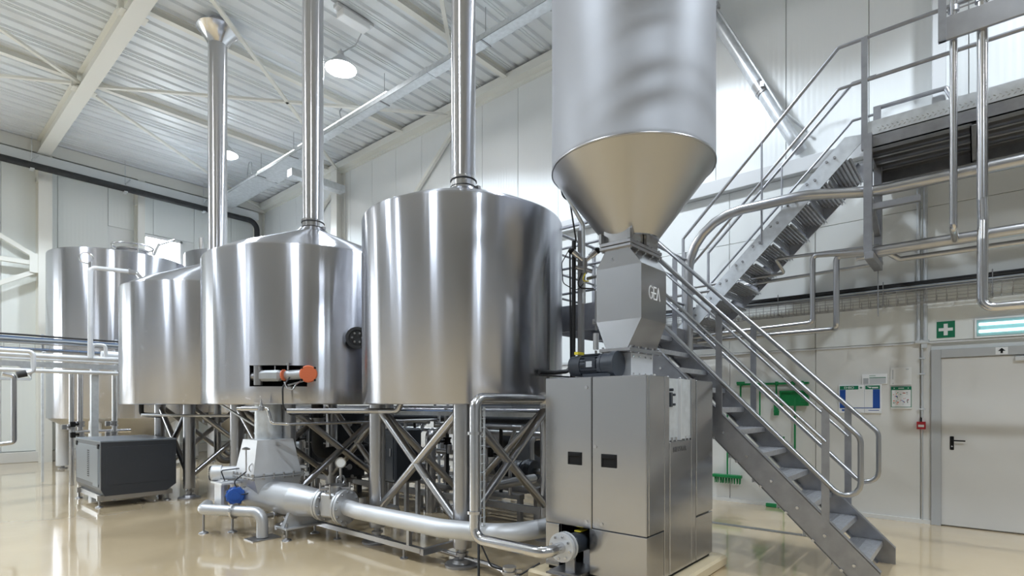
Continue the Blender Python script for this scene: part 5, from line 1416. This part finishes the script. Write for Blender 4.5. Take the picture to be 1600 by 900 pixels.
def skid(label, x, y, mcol, tall):
    t = thing('pump_skid', label, 'skid', (x, y, 0), 'pump skids behind the tanks')
    b = MB()
    for dx in (-.45, .45): b.box((x + dx - .04, y - .9, .36), (x + dx + .04, y + .9, .44))
    for dy in (-.9, 0, .9): b.box((x - .45, y + dy - .04, .36), (x + .45, y + dy + .04, .44))
    obj('frame', b, 'dull_steel', t)
    for dx in (-.45, .45):
        for dy in (-.86, .86):
            b = MB(); b.box((x + dx - .03, y + dy - .03, .0), (x + dx + .03, y + dy + .03, .36)); b.box((x + dx - .07, y + dy - .07, 0), (x + dx + .07, y + dy + .07, .01)); obj('leg', b, 'dull_steel', t)
    b = MB(); b.axial((x - .1, y - .35, .60), (0, 1, 0), [(-.20, .001), (-.20, .15), (-.12, .17), (-.05, .15), (-.05, .10), (.0, .10), (.0, .13), (.34, .13), (.34, .14), (.44, .13), (.44, .001)], 22); pb_ = obj('pump', b, mcol, t)
    b = MB(); b.box((x - .2, y - .4, .44), (x, y + .05, .50)); obj('pump_foot', b, 'dull_steel', pb_)
    b = MB(); b.tube([(x - .1, y - .5, .70), (x - .1, y - .5, 1.05), (x + .2, y - .5, 1.05), (x + .2, y - .5, tall)], .035, .08, 12); obj('riser_pipe', b, 'steel', t); b = MB(); b.tube([(x - .1, y - .55, .60), (x - .1, y - .85, .60), (x + .35, y - .85, .60), (x + .35, y - .85, tall - .1)], .04, .08, 12); obj('suction_pipe', b, 'steel', t); b = MB(); b.tube([(x - .35, y + .5, .44), (x - .35, y + .5, 1.0), (x - .35, y + .8, 1.0)], .03, .06, 12); obj('return_pipe', b, 'steel', t)
    for px_, py_, pz_2 in ((x + .2, y - .5, 1.2), (x + .35, y - .85, .9), (x + .35, y - .85, 1.15)):
        b = MB(); b.axial((px_, py_, pz_2 - .05), (0, 0, 1), [(0, .04), (0, .07), (.03, .07), (.03, .05), (.07, .05), (.07, .07), (.10, .07), (.10, .04)], 14); b.cyl((px_, py_, pz_2), (px_ - .12, py_, pz_2), .02, seg=8); b.cyl((px_ - .12, py_, pz_2 - .06), (px_ - .12, py_, pz_2 + .10), .04, seg=12)
        obj('valve', b, 'polished_steel', t)
    b = MB(); b.box((x + .12, y + .25, .44), (x + .40, y + .75, 1.10), .01); bx_ = obj('control_box', b, 'sheet_steel', t)
    b = MB(); b.tube([(x + .12, y + .4, .7), (x - .1, y + .35, .5), (x - .1, y + .1, .72)], .012, .08, 6); b.tube([(x + .12, y + .5, .9), (x - .2, y + .5, .8), (x - .1, y - .1, .74)], .010, .08, 6); obj('cable', b, 'black_rubber', bx_)
    return t
skid(skw[0], 6.0, 5.2, 'motor_dark', 1.30)
skid(skw[1], 6.1, 8.0, 'motor_blue', 1.30)
skid(skw[2], 5.9, 11.0, 'motor_grey', 1.30)
he = thing('plate_heat_exchanger', 'black plate heat exchanger with upright ribs behind the middle tank leg', 'heat exchanger', (4.9, 7.9, 0))
hx, hy = 5.25, 8.58
for yy in (hy - .48, hy + .44):
    b = MB(); b.box((hx - .26, yy, .28), (hx + .26, yy + .04, 1.42), .01); obj('end_plate', b, 'motor_dark', he)
for k in range(22):
    y = hy - .43 + k * .04
    b = MB(); b.box((hx - .22, y, .34), (hx + .22, y + .018, 1.36)); obj('plate', b, 'insulation_black', he)
b = MB()
for dx in (-.2, .2):
    for z in (.5, .85, 1.2): b.cyl((hx + dx * 1.2, hy - .58, z), (hx + dx * 1.2, hy + .55, z), .014, seg=8)
b.cyl((hx, hy - .5, 1.39), (hx, hy + .9, 1.39), .03, seg=10); b.cyl((hx, hy - .5, .30), (hx, hy + .9, .30), .03, seg=10); obj('tie_rods', b, 'dull_steel', he)
for lo_, hi_ in (((hx - .06, hy + .86, 0), (hx + .06, hy + .92, 1.44)), ((hx - .2, hy - .48, 0), (hx - .12, hy - .44, .3)), ((hx + .12, hy - .48, 0), (hx + .2, hy - .44, .3))):
    b = MB(); b.box(lo_, hi_); obj('leg', b, 'motor_dark', he)
for dx in (-.13, .13):
    for z in (.48, 1.2):
        b = MB(); b.cyl((hx + dx, hy - .48, z), (hx + dx, hy - .62, z), .05, seg=14); obj('port', b, 'steel', he)
kv = thing('buffer_vessel', 'dark horizontal buffer vessel below the nearest tank, seen through the braces', 'vessel', (6.75, 4.9, .4))
b = MB(); b.axial((6.9, 4.2, .95), (0, 1, 0), [(-.08, .001), (-.06, .15), (0, .27), (1.1, .27), (1.16, .15), (1.18, .001)], 28); obj('shell', b, 'insulation_black', kv)
for y in (4.4, 5.1):
    b = MB(); b.box((6.70, y - .03, 0), (7.10, y + .03, .75)); obj('saddle', b, 'dull_steel', kv)
eb = thing('junction_cabinet', 'grey steel junction cabinet behind the mill, below the landing', 'cabinet', (5.75, 3.6, .35))
b = MB(); b.box((5.55, 3.45, .40), (5.95, 3.85, 1.50), .01); obj('body', b, 'sheet_steel', eb)
b = MB(); b.box((5.542, 3.48, .95), (5.55, 3.82, 1.46), .003); b.box((5.542, 3.48, .44), (5.55, 3.82, .92), .003); obj('door', b, 'sheet_steel', eb)
b = MB(); b.tube([(5.52, 3.6, .6), (5.47, 3.6, .62), (5.47, 3.75, .75), (5.52, 3.75, .85)], .012, .04, 6); obj('cable', b, 'black_rubber', eb)
for x in (5.58, 5.92):
    for y in (3.48, 3.82):
        b = MB(); b.box((x - .02, y - .02, 0), (x + .02, y + .02, .40)); obj('leg', b, 'dull_steel', eb)
# upright branch pipes into the tank bottoms
for lab, x, y, r, z0 in (('upright outlet pipe under the middle of the nearest tank', 4.27, 4.38, .06, .55), ('upright outlet pipe under the middle of the lower brewing tank', 3.98, 10.4, .06, .5), ('upright black outlet pipe under the far side of the middle tank', 4.5, 7.9, .09, .75)):
    t = thing('outlet_pipe', lab, 'pipe', (x, y, z0))
    b = MB(); b.tube([(x, y, 1.59), (x, y, z0), (5.6, y + .05, z0)], r, .14, 14); obj('tube', b, 'insulation_black' if 'black' in lab else 'steel', t)
    b = MB(); b.axial((x, y, 1.2), (0, 0, 1), [(0, r), (0, r + .04), (.03, r + .04), (.03, r + .02), (.08, r + .02), (.08, r + .04), (.11, r + .04), (.11, r)], 16); b.cyl((x, y, 1.255), (x - .22, y - .05, 1.255), .025, seg=8); b.cyl((x - .22, y - .05, 1.20), (x - .22, y - .05, 1.38), .05, seg=12); obj('valve', b, 'dull_steel', t)
for lab, pts, r in (('small U-bent pipe behind the front cross brace of the nearest tank', [(5.3, 5.1, 1.5), (5.3, 5.1, .95), (5.3, 4.85, .95)], .02),
                    ('tall thin riser behind the nearest tank, reaching the pipe bundle', [(5.75, 6.3, .0), (5.75, 6.3, 1.5)], .022),
                    ('second thin riser behind the nearest tank, right of the tall one', [(5.65, 5.6, .0), (5.65, 5.6, 1.42), (5.9, 5.6, 1.42)], .022),
                    ('shiny thick stub riser seen left of the nearest tank rear leg', [(5.1, 5.9, .0), (5.1, 5.9, 1.1), (5.5, 6.1, 1.1)], .075),
                    ('rear riser with offset seen between the lower and middle tanks', [(5.2, 9.3, .0), (5.2, 9.3, .8), (5.4, 9.4, 1.0), (5.4, 9.4, 1.4)], .03)):
    pipe(lab, pts, r, .05, 'steel', 12)
# floor-level valve cluster beyond the transfer pipe
vc = thing('floor_valve', 'small steel floor valve cluster just behind the transfer pipe', 'valve', (3.9, 5.7, 0))
b = MB(); b.tube([(3.75, 5.95, .0), (3.75, 5.95, .22), (4.3, 5.6, .22), (4.3, 5.6, .0)], .03, .06, 12); obj('tube', b, 'steel', vc)
b = MB(); b.axial((3.9, 5.855, .22), (.55, -.35, 0), [(-.05, .03), (-.05, .06), (-.02, .06), (-.02, .045), (.08, .045), (.08, .06), (.11, .06), (.11, .03)], 14); b.cyl((3.93, 5.83, .22), (3.93, 5.83, .36), .04, seg=12); obj('valve_body', b, 'steel', vc)

# ================================================================== VALVE POLE BETWEEN NEAREST TANK AND HOPPER
vp = thing('valve_pole', 'upright steel pole with cables beside the right edge of the nearest tank', 'pole', (4.70, 3.10, 0))
b = MB(); b.box((4.675, 3.075, .01), (4.725, 3.125, 3.30)); obj('pole', b, 'steel', vp)
b = MB(); b.box((4.62, 3.02, 0), (4.78, 3.18, .012)); obj('foot_plate', b, 'dull_steel', vp)
b = MB(); b.tube([(4.66, 3.16, .2), (4.655, 3.165, 1.8), (4.66, 3.16, 3.2)], .022, .3, 8); b.tube([(4.65, 3.19, 1.7), (4.645, 3.20, 3.1)], .010, 0, 6); obj('cable', b, 'black_rubber', vp)
b = MB(); b.tube([(4.69, 3.06, 2.55), (4.68, 3.06, 3.35), (4.45, 3.20, 3.75), (4.45, 3.2, 4.05)], .02, .08, 8); obj('conduit', b, 'galvanised', vp)
b = MB(); b.tube([(4.67, 3.14, 3.2), (4.6, 3.17, 3.6), (4.52, 3.2, 3.62), (4.44, 3.22, 3.95)], .010, .12, 6); obj('cable', b, 'black_rubber', vp)
b = MB(); b.tube([(4.66, 3.16, 1.98), (4.60, 3.19, 1.86), (4.42, 3.24, 1.84), (4.2, 3.255, 1.84)], .022, .08, 8); b.box((4.15, 3.22, 1.80), (4.68, 3.262, 1.812)); obj('cable_arm', b, 'black_rubber', vp)
b = MB(); b.tube([(4.69, 3.05, 1.75), (4.66, 3.02, 1.70), (4.66, 3.0, 1.755)], .015, .02, 8); obj('floor_clip', b, 'steel', vp)
vlv = thing('angle_valve', 'pair of small black-capped angle valves in a V on the pole', 'valve', (4.66, 3.05, 2.7))
for sx in (-1, 1):
    c0 = Vector((4.67, 3.04, 2.97)); dv = Vector((sx * .20 - .12, -sx * .23 + .05, .20))
    dv = Vector((.055 * sx * 3.2 * .65, -.055 * sx * 3.2 * .76, .15)).normalized()
    b = MB(); b.axial(c0, dv, [(0, .001), (0, .022), (.08, .022), (.08, .032), (.15, .032), (.15, .001)], 14); vb_ = obj('valve_body', b, 'polished_steel', vlv)
    b = MB(); b.axial(c0 + dv * .15, dv, [(0, .03), (.03, .034), (.05, .02), (.05, .001)], 14); obj('cap', b, 'dark', vb_)
b = MB(); b.cyl((4.67, 3.04, 2.85), (4.67, 3.04, 3.0), .03, seg=12); b.cyl((4.60, 3.10, 2.91), (4.72, 2.98, 2.87), .022, seg=10); b.cyl((4.67, 3.04, 2.91), (4.70, 3.10, 2.91), .02, seg=8); obj('tee', b, 'steel', vlv)
b = MB(); b.tube([(4.56, 3.15, 3.09), (4.50, 3.2, 2.95), (4.52, 3.2, 2.75), (4.62, 3.1, 2.67), (4.67, 3.05, 2.75)], .005, .06, 6); b.tube([(4.64, 3.05, 2.85), (4.6, 3.1, 2.70), (4.75, 2.98, 2.70)], .008, .05, 6); obj('air_hose', b, 'black_rubber', vlv)
b = MB(); b.tube([(4.66, 3.02, 2.85), (4.64, 3.05, 2.77), (4.69, 3.0, 2.77)], .007, .03, 6); obj('air_hose', b, 'yellow', vlv)
pipe('slim pipe from the angle valves across to the hopper shoulder', [(4.70, 3.02, 2.80), (4.60, 2.72, 2.79), (4.18, 2.42, 2.79)], .017, .02, 'steel', clamps=(((4.40, 2.577, 2.773), (-.8, -.57, .07)),))
sg_ = thing('sight_glass', 'little upright sight glass and hook pipe between the pole and the hopper', 'sight glass', (4.60, 2.82, 1.9))
b = MB(); b.tube([(4.66, 2.80, 2.66), (4.60, 2.86, 2.66), (4.60, 2.86, 2.25)], .012, .05, 8); b.tube([(4.60, 2.86, 2.05), (4.60, 2.86, 1.75)], .012, 0, 8); obj('tube', b, 'steel', sg_)
b = MB(); b.cyl((4.60, 2.86, 2.06), (4.60, 2.86, 2.22), .028, seg=12); obj('glass', b, 'bead_steel', sg_)
b = MB(); b.box((4.57, 2.83, 2.30), (4.63, 2.89, 2.36), .008); b.cyl((4.56, 2.86, 2.33), (4.64, 2.86, 2.33), .008, seg=6); obj('needle_valve', b, 'dull_steel', sg_)

# unseen black pipes added behind the camera, meant to mirror as silo arcs
for lab, y, z, r in (('unseen black pipe added behind the viewpoint for dark silo reflections, nearest', -3.0, 7.9, .20), ('unseen black pipe added behind the viewpoint for dark silo reflections, middle', -5.0, 7.9, .16), ('unseen black pipe added behind the viewpoint for dark silo reflections, rearmost', -6.6, 7.8, .20)):
    t = thing('arc_reflection_pipe', lab, 'duct', (1, y, z))
    b = MB(); b.cyl((-6.5, y, z), (8.6, y, z), r, seg=18); obj('lagging', b, 'insulation_black', t)
    b = MB()
    for x in (-5, -2, 1, 4, 7): b.cyl((x, y, z), (x, y, ZC + .01), .008, seg=6)
    obj('hanger_rods', b, 'dull_steel', t, kind='stuff')

# dense manifolds in the shade below and behind the tanks
def manifold(label, x, y0, n, step, z0, z1, r, m, val=True, dx=.0):
    t = thing('valve_manifold', label, 'manifold', (x, y0, 0), 'valve manifolds behind the tanks')
    b = MB(); b.box((x - .05, y0 - .1, .30), (x + .05, y0 + n * step, .36)); b.box((x - .03, y0 - .1, 0), (x + .03, y0 - .04, .3)); b.box((x - .03, y0 + n * step - .06, 0), (x + .03, y0 + n * step, .3)); obj('base_rail', b, 'dull_steel', t)
    b = MB(); b.tube([(x, y0 - .1, z1), (x, y0 + n * step, z1)], r * 1.3, 0, 12); obj('header_pipe', b, 'steel', t)
    for k in range(n):
        y = y0 + k * step
        b = MB(); b.tube([(x, y, .36), (x, y, z1)] if k % 3 else [(x - .12, y, .36), (x - .12, y, z1 - .2), (x, y, z1)], r, .05, 10); p = obj('branch_pipe', b, m if k % 2 else 'steel', t)
        if val:
            zz = z0 + .12 * (k % 3)
            b = MB(); b.axial((x - (0 if k % 3 else .12), y, zz), (0, 0, 1), [(0, r), (0, r + .035), (.025, r + .035), (.025, r + .02), (.08, r + .02), (.08, r + .035), (.105, r + .035), (.105, r)], 12); b.cyl((x, y, zz + .05), (x - .2, y, zz + .05), .018, seg=8); b.cyl((x - .20, y, zz + .02), (x - .20, y, zz + .14), .038, seg=10)
            obj('valve', b, 'dark' if k % 2 else 'dull_steel', p)
    return t
manifold('row of valve branches close behind the nearest tank', 5.38, 4.55, 6, .26, .70, 1.22, .024, 'insulation_black')
manifold('row of valve branches close behind the middle tank', 5.50, 6.5, 6, .24, .75, 1.25, .022, 'insulation_black')
manifold('row of valve branches behind the lower brewing tank', 5.32, 9.4, 7, .28, .7, 1.22, .024, 'dull_steel')
manifold('tall row of dark branches against the right wall', 8.1, 4.6, 12, .42, 1.0, 2.0, .03, 'insulation_black')
for lab, x, y, sx, sy, z0, z1, m in (('dark motor cabinet on legs far behind the nearest tank', 7.3, 6.4, .4, .5, .35, 1.55, 'motor_dark'), ('black squat control cabinet behind the middle tank', 6.9, 9.4, .4, .6, .3, 1.45, 'insulation_black'),
                                     ('black drum-like housing on legs between nearest and middle tanks', 4.55, 5.85, .22, .16, .5, 1.2, 'motor_dark')):
    t = thing('control_cabinet', lab, 'cabinet', (x, y, 0))
    b = MB(); b.box((x - sx, y - sy, z0), (x + sx, y + sy, z1), .02); bd_ = obj('body', b, m, t)
    b = MB(); b.box((x - sx - .01, y - sy + .04, z0 + .05), (x - sx, y + sy - .04, z1 - .05), .004); dd_ = obj('door', b, m, t)
    b = MB(); b.box((x - sx - .02, y - sy + .08, (z0 + z1) / 2), (x - sx - .01, y - sy + .10, (z0 + z1) / 2 + .1)); obj('handle', b, 'dull_steel', dd_)
    for ux in (-1, 1):
        for uy in (-1, 1):
            b = MB(); b.box((x + ux * (sx - .04) - .025, y + uy * (sy - .04) - .025, 0), (x + ux * (sx - .04) + .025, y + uy * (sy - .04) + .025, z0)); obj('leg', b, 'dull_steel', t)
# cable ladder under the tank bottoms
ct = thing('cable_ladder', 'cable ladder loaded with black cables just below the tank bottoms', 'cable tray', (5.35, 8, 1.36))
b = MB()
for x in (5.30, 5.52): b.box((x - .006, 3.7, 1.36), (x + .006, 13.2, 1.42))
obj('side_rail', b, 'galvanised', ct)
b = MB()
for k in range(48): b.box((5.30, 3.72 + k * .2, 1.365), (5.52, 3.74 + k * .2, 1.375))
obj('rungs', b, 'galvanised', ct, kind='stuff')
for k in range(6):
    b = MB(); b.tube([(5.325 + k * .034 + random.uniform(-.01, .01), 3.7 + j * 1.18, 1.395 + random.uniform(0, .03)) for j in range(9)], .015, 0, 6); obj('cable', b, 'cable_blue' if k == 2 else 'black_rubber', ct)
for y in (4.2, 6.2, 9.3, 12.2):
    b = MB(); b.box((5.515, y - .015, 0), (5.545, y + .015, 1.36)); obj('post', b, 'galvanised', ct)
# lattice walkway frame low behind the tanks
wk = thing('walkway_frame', 'low dark walkway frame spanning the floor behind the tank legs', 'frame', (5.1, 8, 0))
b = MB()
for x in (5.18, 6.9): b.box((x - .03, 3.9, .20), (x + .03, 13, .28))
obj('side_beam', b, 'dull_steel', wk)
for k in range(9):
    y = 4.0 + k * 1.1
    b = MB(); b.box((5.18, y - .03, .20), (6.9, y + .03, .26)); obj('cross_beam', b, 'dull_steel', wk)
    for x in (5.18, 6.9):
        b = MB(); b.box((x - .025, y - .025, .02), (x + .025, y + .025, .20)); b.box((x - .06, y - .06, 0), (x + .06, y + .06, .02)); obj('leg', b, 'dull_steel', wk)

# unseen pipes added between lamp and silo to cast curved shadows on its shell
br = thing('silo_shadow_pipes', 'unseen pipes added above the picture to cast curved shadows on the silo', 'pipes', (2.6, -.1, 5.3))
lampP = Vector((0.2, -3.6, 8.0)); sil = Vector((4.05, 1.76, 0)); dirb = Vector((.92, -.39, 0))
for zt, r in ((4.68, .045), (4.50, .028), (4.13, .035), (3.90, .035), (4.95, .06)):
    tgt = Vector((sil.x, sil.y, zt)); c = tgt + (lampP - tgt) * .33
    b = MB(); b.cyl(c - dirb * 2.2, c + dirb * 2.2, r, seg=14); obj('pipe', b, 'steel', br)
for k in (-1.6, 0, 1.6):
    b = MB()
    lo = sil + Vector((0, 0, 3.9)); c0 = lo + (lampP - lo) * .33 + dirb * k; hi = sil + Vector((0, 0, 5.0)); c1 = hi + (lampP - hi) * .33 + dirb * k
    b.bar(c0, c1, .03, .015); b.cyl(c1, (c1.x, c1.y, ZC + .02), .008, seg=6); obj('hanger', b, 'galvanised', br)
